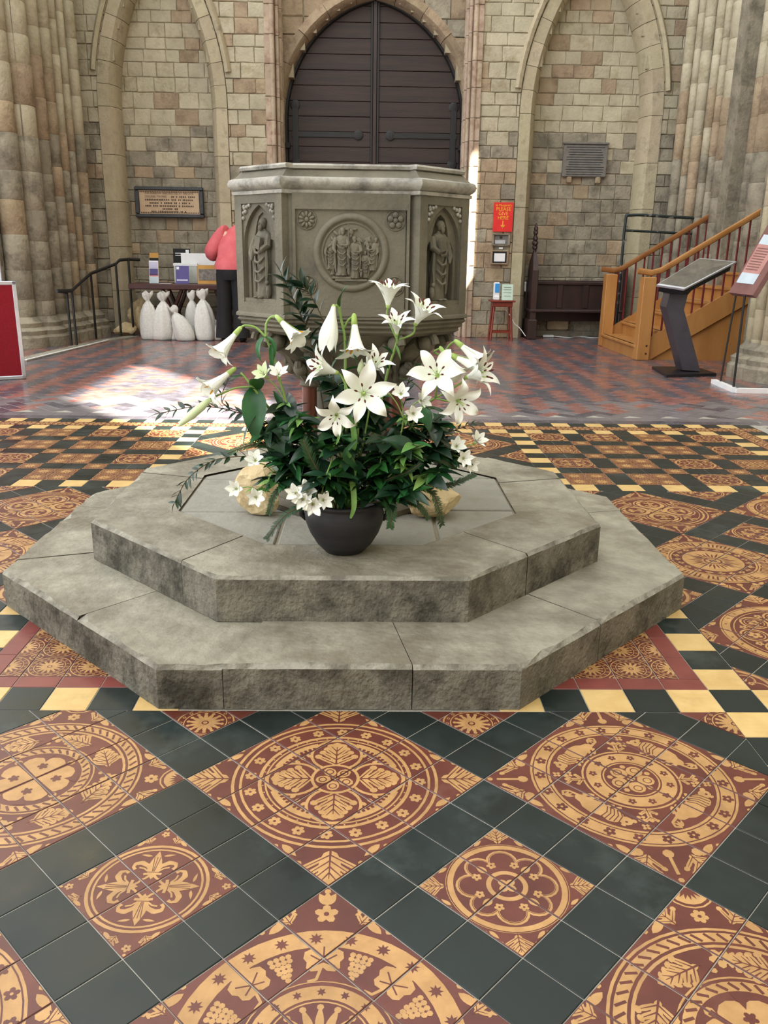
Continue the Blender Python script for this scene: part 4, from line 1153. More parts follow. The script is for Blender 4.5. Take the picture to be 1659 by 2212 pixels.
def carved_figure(b, fr, H, x0, z0, d0, lean=0.0, flip=1, book=True, kneel=False, scale_d=.55, staff=False):
    """draped standing figure in half relief on a face frame: robe with folds, shoulders, arms, head"""
    o, r, n = fr; s = H
    Q = lambda x, d, z: o+r*(x0+flip*x*s)+n*(d0+d*s)+Vector((0, 0, z0+z*s))
    prof = [(0.0, .115, .10, 0.0), (.03, .125, .11, 0), (.12, .115, .10, .005), (.28, .112, .10, .012), (.42, .118, .105, .014), (.55, .112, .10, .008), (.66, .115, .098, 0), (.74, .132, .10, -.005), (.80, .135, .095, -.006), (.835, .10, .075, -.006), (.855, .045, .045, -.004), (.875, .036, .038, -.002)]
    rings = []
    for (z, rx, rd, sw) in prof:
        ring = []
        for i in range(26):
            t = 2*PI*i/26
            fold = 1+(.085*math.sin(7*t+2.5*z*5)+.05*math.sin(11*t+1.3))*(1 if z < .62 else .35)*(1 if z < .8 else 0)
            ring.append(Q(sw+lean*z+rx*math.cos(t)*fold, rd*math.sin(t)*fold*scale_d/.55, z))
        rings.append(ring)
    b.loft(rings, True, True)
    hx = lean*.93-.004
    hd = .02
    def ball(x, d, z, rx, rd, rz):
        m_ = 5; ring = []
        rr = []
        for k in range(7):
            t = -PI/2+PI*k/6; c = max(math.cos(t), .02)
            rr.append([Q(x+rx*c*math.cos(2*PI*i/10), d+rd*c*math.sin(2*PI*i/10), z+rz*math.sin(t)) for i in range(10)])
        b.loft(rr, True, True)
    ball(hx, hd, .935, .052, .058, .068); ball(hx-.004, hd-.015, .955, .062, .06, .055)      # head, hair
    ball(hx+.008, hd+.045, .893, .032, .025, .05); ball(hx+.006, hd+.062, .93, .010, .014, .018)   # beard, nose
    def arm(pts, rad): b.tube([Q(*p) for p in pts], [q*s for q in rad], 8)
    arm([(-.115, .0, .79), (-.16, .03, .66), (-.17, .06, .56), (-.13, .10, .50)], [.05, .052, .045, .022]); ball(-.125, .105, .49, .024, .02, .026)
    arm([(.115, .0, .79), (.15, .05, .66), (.10, .10, .62), (.02, .12, .64)], [.05, .052, .042, .022]); ball(.012, .125, .645, .024, .02, .022)
    # mantle edge, swags of cloth
    for k in range(4):
        zz = .60-.12*k
        b.tube([Q(-.10+.01*k, .075, zz+.05), Q(-.03, .115, zz-.02), Q(.04, .115, zz-.03), Q(.10, .075, zz+.04)], [.012*s, .02*s, .02*s, .012*s], 6)
    b.tube([Q(-.125, .05, .74), Q(-.15, .03, .45), Q(-.135, .04, .2), Q(-.12, .05, .08)], [.02*s, .03*s, .025*s, .015*s], 6)
    b.tube([Q(.12, .05, .7), Q(.135, .05, .4), Q(.12, .06, .15)], [.02*s, .026*s, .014*s], 6)
    for x in (-.045, .045): ball(x, .10, .012, .028, .05, .018)
    if book:
        c = Q(.055, .125, .70); M_ = Matrix((r*flip, n, Vector((0, 0, 1)))).transposed()
        b.box(c, (.11*s, .045*s, .15*s), rot=M_ @ Matrix.Rotation(.25, 3, 'Y'))
    if staff: b.tube([Q(.16, .09, .02), Q(.15, .1, 1.08)], .010*s, 6); b.tube([Q(.10, .1, 1.0), Q(.2, .1, 1.0)], .010*s, 6)
    # little beast at the feet
    ball(.155, .05, .10, .032, .045, .09); ball(.155, .075, .2, .028, .03, .03)
LW = .119
for k in range(4):
    fr = diag_frame(k)
    o_, r_, n_ = fr
    outer = [(-LW, ZB0), (LW, ZB0), (LW, ZB1), (-LW, ZB1)]
    sq = [(-.084, .990), (.084, .990), (.084, 1.294), (-.084, 1.294)]
    holed_plate(fr, outer, sq, -.045, .0, 'niche_frame', font, m_font)
    holed_plate(fr, sq, arch_pts(.0825, .998, 1.165, 1.289), -.045, -.006, 'niche_arch', font, m_font)
    holed_plate(fr, [(-.083, .991), (.083, .991), (.083, 1.292), (-.083, 1.292)], trefoil_pts(.069, 1.004, 1.17, 1.268), -.046, -.020, 'cusped_arch', font, m_font)
    b = MB(); ubox(b, fr, -.084, .084, -.047, -.004, .988, 1.003); b.build('niche_sill', m_font, font)
    b = MB()
    for sx in (-1, 1):                          # leaf sprigs in the spandrels
        for i, (x, z) in enumerate(((.070, 1.280), (.057, 1.284), (.074, 1.266), (.077, 1.25), (.045, 1.288), (.064, 1.27), (.072, 1.285))):
            b.ball(o_+r_*(sx*x)+n_*-.003+Vector((0, 0, z)), .0065, 7, 4)
    b.build('spandrel_leaves', m_fontd, font, 'all')
    b = MB(); carved_figure(b, fr, .245, (-.004, .006, -.004, -.006)[k], 1.004, -.024, .03 if k % 2 else -.02, -1 if k == 0 else 1, True, staff=(k == 1), scale_d=.42)
    f_ = b.build('carved_saint', m_font, font, True)
# rim, cornice and lower mouldings follow plan with the projecting corners
def plan16(d):
    a = .362; c = .592; pts = []
    for k in range(4):
        t = k*PI/2; co, si = math.cos(t), math.sin(t)
        # main face half .1805 at a ; corner block points
        loc = [(-.183-d*.2, -(a+d)), (.183+d*.2, -(a+d)), (.208+d*.42, -(.384+d))]
        loc2 = [(.384+d, -(.208+d*.42))]
        for x, y in loc+loc2: pts.append((FC.x+x*co-y*si, FC.y+x*si+y*co))
    return pts
def loft16(levels, m_, name, smooth=True):
    b = MB(); b.loft([[(x, y, z) for x, y in plan16(d)] for d, z in levels], True, True)
    return b.build(name, m_, font, smooth)
loft16([(-.01, 1.318), (.004, 1.320), (.004, 1.330), (-.002, 1.332), (.006, 1.336), (.014, 1.343), (.017, 1.353), (.012, 1.364), (.002, 1.368)], m_fontd, 'rim_roll')
loft16([(.003, 1.366), (-.010, 1.374), (-.024, 1.388), (-.034, 1.394)], m_font, 'rim_slope')
loft16([(-.030, 1.392), (-.022, 1.394), (-.020, 1.402), (-.026, 1.408), (-.06, 1.409), (-.065, 1.395)], m_fontd, 'rim_top')
loft16([(0.0, .958), (.004, .953), (.004, .945), (-.006, .942), (.0, .934), (-.012, .925), (-.010, .918), (-.024, .910), (-.022, .902), (-.04, .892), (-.05, .888)], m_font, 'base_mouldings')
# round relief on each cardinal face
for k in range(4):
    fr = face_frame(k); o_, r_, n_ = fr; zc = 1.148
    def ringpts(R_, d, nn=40): return [o_+r_*(R_*math.cos(2*PI*i/nn))+n_*d+Vector((0, 0, zc+R_*math.sin(2*PI*i/nn))) for i in range(nn)]
    b = MB(); b.loft([ringpts(.118, 0), ringpts(.118, .004), ringpts(.112, .010), ringpts(.104, .011), ringpts(.098, .008), ringpts(.096, -.004), ringpts(.091, .003), ringpts(.087, .004), ringpts(.086, -.018)])
    med = b.build('relief_roundel', m_font, font, 'all')
    b = MB(); b.loft([ringpts(.088, .0005), ringpts(.0001, .0005)]); b.build('roundel_ground', m_font, med)
    if k == 0:
        b = MB()
        carved_figure(b, fr, .142, -.030, zc-.068, .004, .03, 1, False, staff=True, scale_d=.4)
        carved_figure(b, fr, .125, .012, zc-.076, .006, -.01, 1, False, scale_d=.45)
        carved_figure(b, fr, .085, -.066, zc-.05, .002, .1, 1, False, scale_d=.4)
        carved_figure(b, fr, .080, .045, zc-.074, .004, .02, -1, False, scale_d=.4)
        carved_figure(b, fr, .098, .066, zc-.052, .002, -.12, -1, False, scale_d=.4)
        carved_figure(b, fr, .045, -.060, zc-.066, .006, .2, 1, False, scale_d=.4)
        for (x, z, w) in ((0, -.078, .10), (-.03, -.071, .06)): ubox(b, fr, x-w/2, x+w/2, -.01, .014, zc+z-.006, zc+z)
        for i in range(26):                     # tree leaves and the dove
            side = 1 if i % 2 else -1; x = side*U(.02, .068); z = U(.028, .06) if abs(x) < .05 else U(.02, .04)
            t = U(0, PI)
            M_ = Matrix((r_*math.cos(t)+Vector((0, 0, 1))*math.sin(t), n_, -r_*math.sin(t)+Vector((0, 0, 1))*math.cos(t))).transposed()
            b.ball(o_+r_*x+n_*U(.003, .007)+Vector((0, 0, zc+z)), (.012, .004, .0045), 8, 4, M_)
        for x, z, rx, rz in ((0, .062, .008, .010), (-.011, .07, .009, .004), (.011, .07, .009, .004), (0, .05, .004, .006)): b.ball(o_+r_*x+n_*.004+Vector((0, 0, zc+z)), (rx, .005, rz), 8, 5)
        b.build('baptism_relief', m_font, med, True)
    else:
        b = MB(); b.ball(o_+Vector((0, 0, zc)), .03); b.build('relief_boss', m_font, med, True)
    # four rosettes
    for i, (sx, sz) in enumerate(((-1, 1), (1, 1), (-1, -1), (1, -1))):
        xc, z_ = sx*.137, 1.147+sz*.098
        b = MB(); nn = (10, 5, 8, 6)[i]
        rp = lambda R_, d, N_=24: [o_+r_*(xc+R_*math.cos(2*PI*j/N_))+n_*d+Vector((0, 0, z_+R_*math.sin(2*PI*j/N_))) for j in range(N_)]
        b.loft([rp(.0305, 0), rp(.0305, .003), rp(.028, .004), rp(.027, -.004)])
        for j in range(nn):
            t = 2*PI*j/nn+PI/2
            M_ = Matrix((r_*math.cos(t)+Vector((0, 0, 1))*math.sin(t), n_, -r_*math.sin(t)+Vector((0, 0, 1))*math.cos(t))).transposed()
            b.ball(o_+r_*(xc+.0165*math.cos(t))+n_*.002+Vector((0, 0, z_+.0165*math.sin(t))), (.0105, .006, .022*2.2/nn), 8, 5, M_)
        b.ball(o_+r_*xc+n_*.004+Vector((0, 0, z_)), (.008, .006, .008), 8, 5)
        b.build('carved_rosette', m_font, font, 'all')
# underside: bell, central stem, four marble shafts with leafy capitals, plinth
b = MB(); b.loft([[(FC.x+R_*math.cos(2*PI*i/24), FC.y+R_*math.sin(2*PI*i/24), z) for i in range(24)] for R_, z in ((.33, .892), (.30, .86), (.22, .80), (.17, .74), (.155, .70), (.15, .40), (.17, .36), (.21, .33))], True, True)
b.build('stem', m_font, font, True)
for k in range(4):
    t = PI/4+k*PI/2; rad = .212
    c = Vector((FC.x+rad*math.cos(t), FC.y+rad*math.sin(t), 0))
    MB().lathe([(.026, .36), (.026, .72)], (c.x, c.y, 0), 14).build('marble_shaft', m_marble, font, True)
    b = MB(); b.lathe([(.03, .70), (.036, .706), (.03, .718), (.05, .80), (.09, .87), (.09, .888)], (c.x, c.y, 0), 12)
    for j in range(11):
        a = 2*PI*j/11+k; zz = .765+.05*(j % 2)+.03*(j % 3 == 0); q = .05+.45*(zz-.74)
        cc = c+Vector((q*math.cos(a), q*math.sin(a), zz))
        b.ball(cc, (.026, .026, .024), 8, 5); b.ball(cc+Vector((.016*math.cos(a), .016*math.sin(a), .018)), .016, 7, 4)
        b.tube([c+Vector((.03*math.cos(a), .03*math.sin(a), .73)), cc], [.012, .018], 6)
    b.build('leaf_capital', m_font, font, True)
    MB().lathe([(.06, .30), (.06, .32), (.045, .335), (.048, .35), (.03, .362)], (c.x, c.y, 0), 14).build('shaft_base', m_font, font, True)
for k in range(4):                              # curled volutes under the corners
    t = -PI/4+k*PI/2
    for sgn in (-1, 0, 1):
        n_ = Vector((math.cos(t+sgn*.33), math.sin(t+sgn*.33), 0)); c = Vector((FC.x, FC.y, .862))+n_*(.355-.02*abs(sgn))
        b = MB(); pts = []
        side = Vector((-n_.y, n_.x, 0))
        for j in range(22):
            a = j*.42; q = .040-.0016*j
            pts.append(c+(n_*math.cos(a)+Vector((0, 0, 1))*math.sin(a))*q)
        b.tube(pts, [.013-.0003*j for j in range(22)], 7, flat=1.0); b.ball(c, (.03, .03, .03), 9, 6)
        b.tube([c-n_*.03, c-n_*.12+Vector((0, 0, -.05))], [.03, .045], 8)
        b.build('volute', m_font, font, True)
b = MB(); b.loft([[(x, y, z) for x, y in octagon(a_)] for a_, z in ((.33, Z2), (.33, .285), (.315, .292), (.30, .30), (.30, .302))], True, True); b.build('plinth', m_font, font)

# ---- rough stones beside the font foot
def rock(name, label, c, size, seed):
    rr = random.Random(seed); bm = bmesh.new(); bmesh.ops.create_icosphere(bm, subdivisions=3, radius=.5)
    dirs = [(Vector((rr.uniform(-1, 1), rr.uniform(-1, 1), rr.uniform(-1, 1))).normalized(), rr.uniform(.30, .44)) for _ in range(13)]
    for v_ in bm.verts:
        for d_, k_ in dirs:
            e = v_.co.dot(d_)
            if e > k_: v_.co -= d_*(e-k_)
        v_.co += Vector((rr.uniform(-.012, .012) for _ in range(3)))
        v_.co = Vector((v_.co.x*size[0], v_.co.y*size[1], v_.co.z*size[2]))
    zm = min(v_.co.z for v_ in bm.verts)
    for v_ in bm.verts: v_.co.z = max(v_.co.z-zm-.006, 0)
    me = bpy.data.meshes.new(name); bm.to_mesh(me); bm.free(); me.materials.append(m_rock)
    return tag(link(name, me, None, c), label, 'rock')
p = P(563, 1115, z=Z2); rock('rough_stone', 'rough tan stone left of the black flower pot', (p.x, p.y+.03, Z2+.001), (.19, .16, .19), 2)
p = P(935, 1120, z=Z2); rock('rough_stone', 'rough tan stone right of the black flower pot', (p.x, p.y+.03, Z2+.001), (.24, .17, .15), 5)

# ================================================================== FLOWER ARRANGEMENT
pb = P(744, 1188, z=Z2)
VX, VY = pb.x, pb.y+.005
print('vase', VX, VY)
pot = thing('flower_pot', 'matt black round earthenware pot holding the lilies on the upper step', 'pot', (VX, VY, Z2))
prof = [(.056, 0), (.062, .002), (.086, .028), (.106, .062), (.119, .098), (.122, .120), (.118, .136), (.112, .145), (.112, .150), (.117, .155), (.117, .162), (.111, .165), (.105, .160), (.104, .14), (.1, .12), (.04, .09), (.0001, .09)]
MB().lathe([(r, z) for r, z in prof], (VX, VY, Z2), 36).build('pot_body', m_pot, pot, 'all')
for sg in (-1, 1):
    MB().tube([(VX+sg*.110, VY, Z2+.145), (VX+sg*.130, VY, Z2+.14), (VX+sg*.132, VY, Z2+.115), (VX+sg*.116, VY, Z2+.10)], .009, 8).build('lug_handle', m_pot, pot, 'all')
MOUTH = Vector((VX, VY, Z2+.15))

# ---- petals (shared meshes); flower axis +Z, petal radial +X
def sp(x): return max(0.0, math.sin(x))
def petal_mesh(kind, m_):
    b = MB(); ns, nw = 12, 6; rings = []
    for i in range(ns+1):
        s = i/ns; row = []
        for j in range(nw+1):
            v = -1+2*j/nw
            if kind == 'trumpet':
                a = .118*(s if s < .78 else .78+.22*math.sin((s-.78)/.22*1.2)/1.2*.75); r = .006+.027*s**1.9
                if s > .72: r += .045*(s-.72)**1.35*2.3
                w = r*math.tan(.62) if s < .7 else (.0215*max(0.0, math.cos((s-.7)/.3*PI/2))**.8)
                w = max(w, .0006); th = v*w/max(r, .008)
                x, y, z = r*math.cos(th), r*math.sin(th), a
                if s > .72: z -= .10*(s-.72)**2; z += .004*math.sin(v*3)*(s-.72)
            elif kind == 'closed':
                a = .125*s; r = .006+.020*sp(min(s*1.15, 1)*PI*.62)**1.5+(.02*(s-.85) if s > .85 else 0)
                w = r*math.tan(.62) if s < .72 else .016*max(0.0, math.cos((s-.72)/.28*PI/2))**.8
                w = max(w, .0006); th = v*w/max(r, .008); x, y, z = r*math.cos(th), r*math.sin(th), a
            elif kind == 'star':
                t = s; r = .004+.092*t**.86
                a = .040*math.sin(t*PI*.62)*1.05-.020*max(0, t-.55)**1.4*2.0
                w = .0205*sp(PI*min(1, .05+.95*t)**.80)**1.05; w = max(w, .0006)
                x, y, z = r, v*w, a+(.20*w*v*v)+.0022*math.sin(6*t+3*v)
                z -= .05*max(0, t-.8)*1.2
            elif kind == 'bell':           # half-open, seen from the side
                r = .006+.052*s**1.35+.03*max(0, s-.75)**1.3*3; a = .078*math.sin(s*1.35)-.06*max(0, s-.8)**1.5
                w = .0225*sp(PI*min(1, .08+.92*s)**.75)**.85; w = max(w, .0006)
                th = v*w/max(r, .011); x, y, z = r*math.cos(th), r*math.sin(th)*.98, a+.12*w*v*v
            else:                          # small alstroemeria petal
                r = .003+.025*s**1.1; a = .026*math.sin(s*1.25)
                w = .0105*sp(PI*min(1, .1+.9*s)**.85)**.8; w = max(w, .0004)
                th = v*w/max(r, .007); x, y, z = r*math.cos(th), r*math.sin(th), a+.001*math.sin(5*v)
            row.append((x, y, z))
        rings.append(row)
    b.loft(rings, False, False, closed=False)
    me = b.mesh('petal', 'all'); me.materials.append(m_); return me
PET = {k: petal_mesh(k, m_pet) for k in ('trumpet', 'closed', 'star', 'bell', 'small')}
PETG = {k: petal_mesh(k, m_petg) for k in ('closed', 'small')}
def stamen_mesh(L, spread, m_an):
    b = MB(); b.mi = 0
    b.tube([(0.002, 0, 0), (.004+spread*.4, 0, L*.6), (.004+spread, 0, L)], .0009, 5); b.mi = 1
    b.ball((.004+spread, 0, L), (.0030, .0030, .0085), 7, 4, Matrix.Rotation(.6, 3, 'Y'))
    me = b.mesh('stamen', 'all'); me.materials.append(m_throat); me.materials.append(m_an); return me
STA = {'star': stamen_mesh(.052, .017, m_anther), 'bell': stamen_mesh(.075, .016, m_anther), 'trumpet': stamen_mesh(.088, .010, m_oranth)}
def base_mesh(kind):
    b = MB()
    if kind == 'small': pr = [(.0015, -.012), (.004, -.009), (.0045, -.002), (.003, .004)]
    elif kind in ('trumpet', 'closed'): pr = [(.003, -.006), (.0062, -.001), (.0072, .008), (.0086, .024), (.004, .025)]
    else: pr = [(.003, -.008), (.0065, -.003), (.0075, .005), (.003, .012), (.0015, .05), (.0035, .056), (.0005, .059)]
    b.lathe(pr, (0, 0, 0), 10); me = b.mesh('flower', 'all'); me.materials.append(m_throat); return me
BAS = {k: base_mesh(k) for k in ('small', 'trumpet', 'closed', 'star', 'bell')}
def flower(parent, kind, pos, d, sc=1.0, roll=0.0, n=6, green=False, label=None):
    q = Vector(d).normalized().to_track_quat('Z', 'Y') @ Quaternion((0, 0, 1), roll)
    o = link('flower', BAS[kind], parent, Vector(pos)-wl(parent)); o.rotation_mode = 'QUATERNION'; o.rotation_quaternion = q; o.scale = (sc, sc, sc)
    me = (PETG if green else PET)[kind]
    for k in range(n):
        inner = k % 2
        p_ = link('petal', me, o, (0, 0, .002*inner-.001), (0, U(-.05, .05)-(.05 if inner and kind in ('star', 'bell') else 0), 2*PI*k/n+U(-.05, .05)))
        s_ = U(.95, 1.05); p_.scale = (s_, s_*(1.12 if inner else .92), s_)
    if kind in STA:
        for k in range(6 if kind != 'trumpet' else 4): link('stamen', STA[kind], o, (0, 0, 0), (0, U(-.04, .08), 2*PI*k/6+.5+U(-.2, .2)))
    if kind == 'small':
        for k in range(3): link('stamen', STAS, o, (0, 0, 0), (0, U(-.1, .1), 2*PI*k/3))
    return o
b = MB(); b.tube([(0, 0, 0), (.002, 0, .012), (.006, 0, .022)], .0005, 4); STAS = b.mesh('stamen'); STAS.materials.append(m_oxblood)

# ---- leaves (shared meshes): length along +X, normal +Z
def leaf_mesh(L, w, droop, cup, m_, twist=0.0, ns=8):
    b = MB(); rings = []
    for i in range(ns+1):
        s = i/ns; row = []
        t = droop*s; x = L*(math.sin(t)/droop if abs(droop) > 1e-3 else s); z = -L*((1-math.cos(t))/droop if abs(droop) > 1e-3 else 0)
        ww = max(w/2*sp(PI*min(1, .04+.96*s)**.75)**.9, .0004); tw = twist*s
        for j in (-1, -.5, 0, .5, 1):
            y = ww*j; zz = cup*ww*(abs(j))
            row.append((x, y*math.cos(tw)-zz*math.sin(tw), z+zz*math.cos(tw)+y*math.sin(tw)))
        rings.append(row)
    b.loft(rings, False, False, closed=False)
    me = b.mesh('leaf', 'all'); me.materials.append(m_); return me
LF = dict(strap=leaf_mesh(.15, .026, .9, .25, m_leaf), strapl=leaf_mesh(.15, .022, 1.3, .3, m_leafl), broad=leaf_mesh(.13, .054, .8, .3, m_leaf, .4), ruscus=leaf_mesh(.034, .0125, .3, .25, m_dleaf),
          dark=leaf_mesh(.075, .032, .5, .3, m_dleaf), mid=leaf_mesh(.06, .02, .4, .3, m_leaf), light=leaf_mesh(.05, .018, .7, .35, m_leafl), curl=leaf_mesh(.11, .026, 2.0, .5, m_leaf))
def leaf(parent, kind, pos, d, sc=1.0, roll=0.0):
    q = Vector(d).normalized().to_track_quat('X', 'Z') @ Quaternion((1, 0, 0), roll)
    o = link('leaf', LF[kind], parent, Vector(pos)-wl(parent)); o.rotation_mode = 'QUATERNION'; o.rotation_quaternion = q; o.scale = (sc, sc*U(.9, 1.1), sc)
    return o
def stem_thing(name, label, cat, pts, r=.0035, group=None, m_=None, foot=None):
    """pts: measured points from the flower end back to the pot; a smooth stem runs from the pot mouth through them"""
    foot = foot if foot is not None else MOUTH+Vector((U(-.04, .04), U(-.04, .03), -.02))
    t = thing(name, label, cat, foot, group)
    path = catmull([foot]+[Vector(p) for p in pts], 6)
    MB().tube(path, [r*(1.15-.35*k/len(path)) for k in range(len(path))], 8).build('stem', m_ or m_stem, t, 'all')
    return t, path
Y0 = VY
def pv(u, v, dy): return P(u, v, y=Y0+dy)
def aim(a, b_): return (Vector(b_)-Vector(a)).normalized()
def trumpet(t, neck, mouth, sc=1.0, kind='trumpet', roll=0.0, green=False):
    return flower(t, kind, neck, aim(neck, mouth), sc, roll, green=green)
# S-A: two nodding trumpets upper left
n1, n2 = pv(519, 709, -.02), pv(598, 684, -.02)
t, pth = stem_thing('lily_stem', 'nodding white trumpet lily stem with two blooms at upper left', 'lily', [pv(625, 880, .0), pv(597, 790, -.01), pv(574, 728, -.01)])
MB().tube(catmull([pv(574, 728, -.01), pv(553, 708, -.01), pv(530, 703, -.015), n1]), .0032, 8).build('flower_stalk', m_stem, t, 'all')
MB().tube(catmull([pv(574, 728, -.01), pv(575, 700, -.01), pv(585, 685, -.015), n2]), .0032, 8).build('flower_stalk', m_stem, t, 'all')
trumpet(t, n1, pv(468, 770, -.06), 1.0); trumpet(t, n2, pv(655, 745, -.07), .98, roll=.5)
for (u, v, u2, v2, k, s_) in ((572, 728, 540, 750, 'curl', .8), (574, 728, 610, 740, 'curl', .75), (585, 745, 590, 800, 'strap', .55)): leaf(t, k, pv(u, v, -.01), aim(pv(u, v, -.01), pv(u2, v2, -.05)), s_)
# S-B: two hanging trumpets in the middle with a curved top leaf
t, pth = stem_thing('lily_stem', 'tall central white trumpet lily stem with two hanging blooms', 'lily', [pv(748, 950, -.0), pv(746, 830, .0), pv(745, 735, .0), pv(737, 690, .0), pv(733, 662, .0)], .0042)
n1, n2 = pv(721, 662, -.02), pv(765, 682, -.03)
MB().tube(catmull([pv(742, 712, .0), pv(752, 692, -.015), n2]), .003, 8).build('flower_stalk', m_stem, t, 'all')
MB().tube(catmull([pv(737, 690, .0), pv(730, 662, -.01), n1]), .003, 8).build('flower_stalk', m_stem, t, 'all')
trumpet(t, n1, pv(704, 760, -.03), .98, 'closed'); trumpet(t, n2, pv(768, 775, -.075), 1.12, roll=.52)
leaf(t, 'broad', pv(735, 662, .0), aim(pv(735, 662, 0), pv(732, 610, -.03)), .62, 1.2)
for (u, v, u2, v2) in ((745, 735, 775, 760), (744, 760, 700, 790), (746, 800, 790, 780), (741, 715, 690, 712)): leaf(t, 'strap', pv(u, v, 0), aim(pv(u, v, 0), pv(u2, v2, U(-.06, .02))), .6, U(-.5, .5))
# S-C: trumpet and green bud far left
n1 = pv(506, 797, -.03)
t, pth = stem_thing('lily_stem', 'leaning white trumpet lily with a green bud at far left', 'lily', [pv(625, 930, .0), pv(580, 880, -.02), pv(546, 836, -.03), pv(520, 805, -.03)], .004)
trumpet(t, n1, pv(440, 850, -.09), 1.05, roll=.3)
bud = MB(); ax = [pv(455, 862, -.06), pv(436, 878, -.065), pv(412, 898, -.07), pv(392, 914, -.075), pv(385, 922, -.075)]
MB().tube(ax, [.006, .012, .0125, .008, .0015], 10).build('bud', m_petg, t, 'all')
MB().tube(catmull([pv(546, 836, -.03), pv(510, 838, -.05), pv(475, 852, -.06), ax[0]]), .003, 8).build('flower_stalk', m_stem, t, 'all')
for (u, v, u2, v2, k, s_) in ((530, 815, 500, 800, 'strap', .5), (548, 838, 552, 915, 'broad', 1.25), (575, 875, 500, 930, 'strap', 1.0), (552, 846, 560, 795, 'broad', .85), (600, 900, 605, 990, 'broad', 1.35), (565, 860, 558, 930, 'strap', .8), (555, 845, 520, 815, 'strap', .5)): leaf(t, k, pv(u, v, -.02), aim(pv(u, v, -.02), pv(u2, v2, -.08)), s_, U(-.4, .4))
# S-D: right hand cluster of hanging trumpets
t, pth = stem_thing('lily_stem', 'white trumpet lily cluster drooping over the right edge', 'lily', [pv(900, 900, .03), pv(930, 820, .04), pv(955, 770, .03)], .0042)
for (a, m2, s_) in (((985, 737), (1062, 800), 1.02), ((952, 752), (1002, 830), .95), ((970, 765), (1072, 812), 1.1)):
    n_ = pv(*a, .0); trumpet(t, n_, pv(*m2, -.05), s_, roll=U(0, 1), green=False)
    MB().tube(catmull([pv(955, 770, .03), pv(a[0]-14, a[1]+8, .02), n_]), .003, 8).build('flower_stalk', m_stem, t, 'all')
for (u, v, u2, v2) in ((930, 820, 905, 770), (915, 850, 880, 800), (940, 790, 920, 760)): leaf(t, 'strap', pv(u, v, .03), aim(pv(u, v, .03), pv(u2, v2, .02)), .7, U(-.4, .4))
# open star lilies
def star_stem(label, spots, pts, leaves=(), r=.0038, foot=None):
    t, pth = stem_thing('lily_stem', label, 'lily', pts, r, foot=foot)
    j = Vector(pts[-1])
    for (u, v, dy, d, kind, s_, roll) in spots:
        p_ = pv(u, v, dy); d = Vector(d).normalized()
        back = p_-d*.02
        MB().tube(catmull([j, back+Vector((0, 0, -.012)), back+d*.014]), .0028, 8).build('flower_stalk', m_stem, t, 'all')
        flower(t, kind, p_, d, s_, roll)
    for (u, v, dy, u2, v2, dy2, k, s_) in leaves: leaf(t, k, pv(u, v, dy), aim(pv(u, v, dy), pv(u2, v2, dy2)), s_, U(-.5, .5))
    return t
star_stem('large open white star lily facing forward at the centre', [(785, 850, -.13, (.05, -1, .18), 'star', .96, .25), (727, 805, -.06, (-.9, -.35, .35), 'bell', .95, 0), (800, 805, -.04, (.35, -.5, .75), 'bell', .8, .4)], [pv(765, 960, -.05), pv(768, 880, -.06)], ((768, 900, -.06, 800, 860, -.1, 'strap', .6),))
star_stem('open white star lily tipped downward left of centre', [(727, 895, -.15, (-.1, -1, -.25), 'star', .66, .6)], [pv(742, 980, -.06), pv(735, 925, -.1)], ((740, 950, -.08, 700, 920, -.1, 'strap', .5), (742, 970, -.07, 790, 1000, -.14, 'strapl', .8)))
star_stem('three open star lilies with maroon anthers on the right', [(945, 812, -.09, (-.15, -1, .45), 'star', .88, .1), (1008, 815, -.05, (.8, -.5, .35), 'bell', .95, .3), (988, 865, -.1, (.3, -1, -.15), 'star', .74, .5)], [pv(870, 950, .0), pv(915, 880, -.02), pv(940, 860, -.04)], ((920, 880, -.02, 960, 880, -.05, 'strap', .6), (915, 880, -.02, 930, 920, -.06, 'broad', .6)))
star_stem('upright white lily stem reaching in front of the font bowl', [(838, 662, .03, (.05, -.15, 1), 'bell', .92, .2), (857, 722, .0, (-.05, -.45, .8), 'bell', .8, .8), (898, 700, .02, (.4, -.3, .85), 'bell', .92, .5)], [pv(815, 900, .02), pv(838, 800, .03), pv(850, 762, .03), pv(858, 735, .03)], ((848, 765, .03, 822, 728, .0, 'strap', .45), (838, 800, .03, 832, 770, .02, 'strap', .5), (855, 745, .03, 872, 782, -.02, 'strapl', .35), (862, 735, .02, 866, 690, .02, 'mid', .9)))
# closed lily bud in the middle
t, pth = stem_thing('lily_stem', 'single pale closed lily bud standing behind the central star lily', 'lily', [pv(775, 880, -.02), pv(778, 810, -.04)], .003)
MB().tube([pv(777, 808, -.045), pv(778, 800, -.05), pv(780, 788, -.05), pv(782, 775, -.05)], [.004, .009, .008, .001], 10).build('bud', m_petg, t, 'all')
# ---- alstroemeria sprays
def alstro(label, heads, pts, r=.0028, leaves=5):
    t, pth = stem_thing('alstroemeria_stem', label, 'flower', pts, r)
    j = Vector(pts[-1])
    for (u, v, dy, d) in heads:
        p_ = pv(u, v, dy); d = Vector(d).normalized(); bk = p_-d*.014
        MB().tube(catmull([j, (j+bk)*.5+Vector((0, 0, .008)), bk, p_]), .0018, 6).build('flower_stalk', m_stem, t, 'all')
        flower(t, 'small', p_, d, U(.95, 1.12), U(0, 1), 6, green=R() < .12)
    for k in range(leaves):
        a = 2*PI*k/leaves; leaf(t, 'light', j, (math.cos(a), math.sin(a)-.3, U(-.2, .4)), U(.6, .9), U(-.6, .6))
    return t
alstro('white alstroemeria pair on a pale stem left of the central lilies', [(602, 812, -.06, (.1, -.6, .8)), (573, 812, -.05, (-.4, -.6, .6))], [pv(650, 930, -.02), pv(620, 872, -.04)])
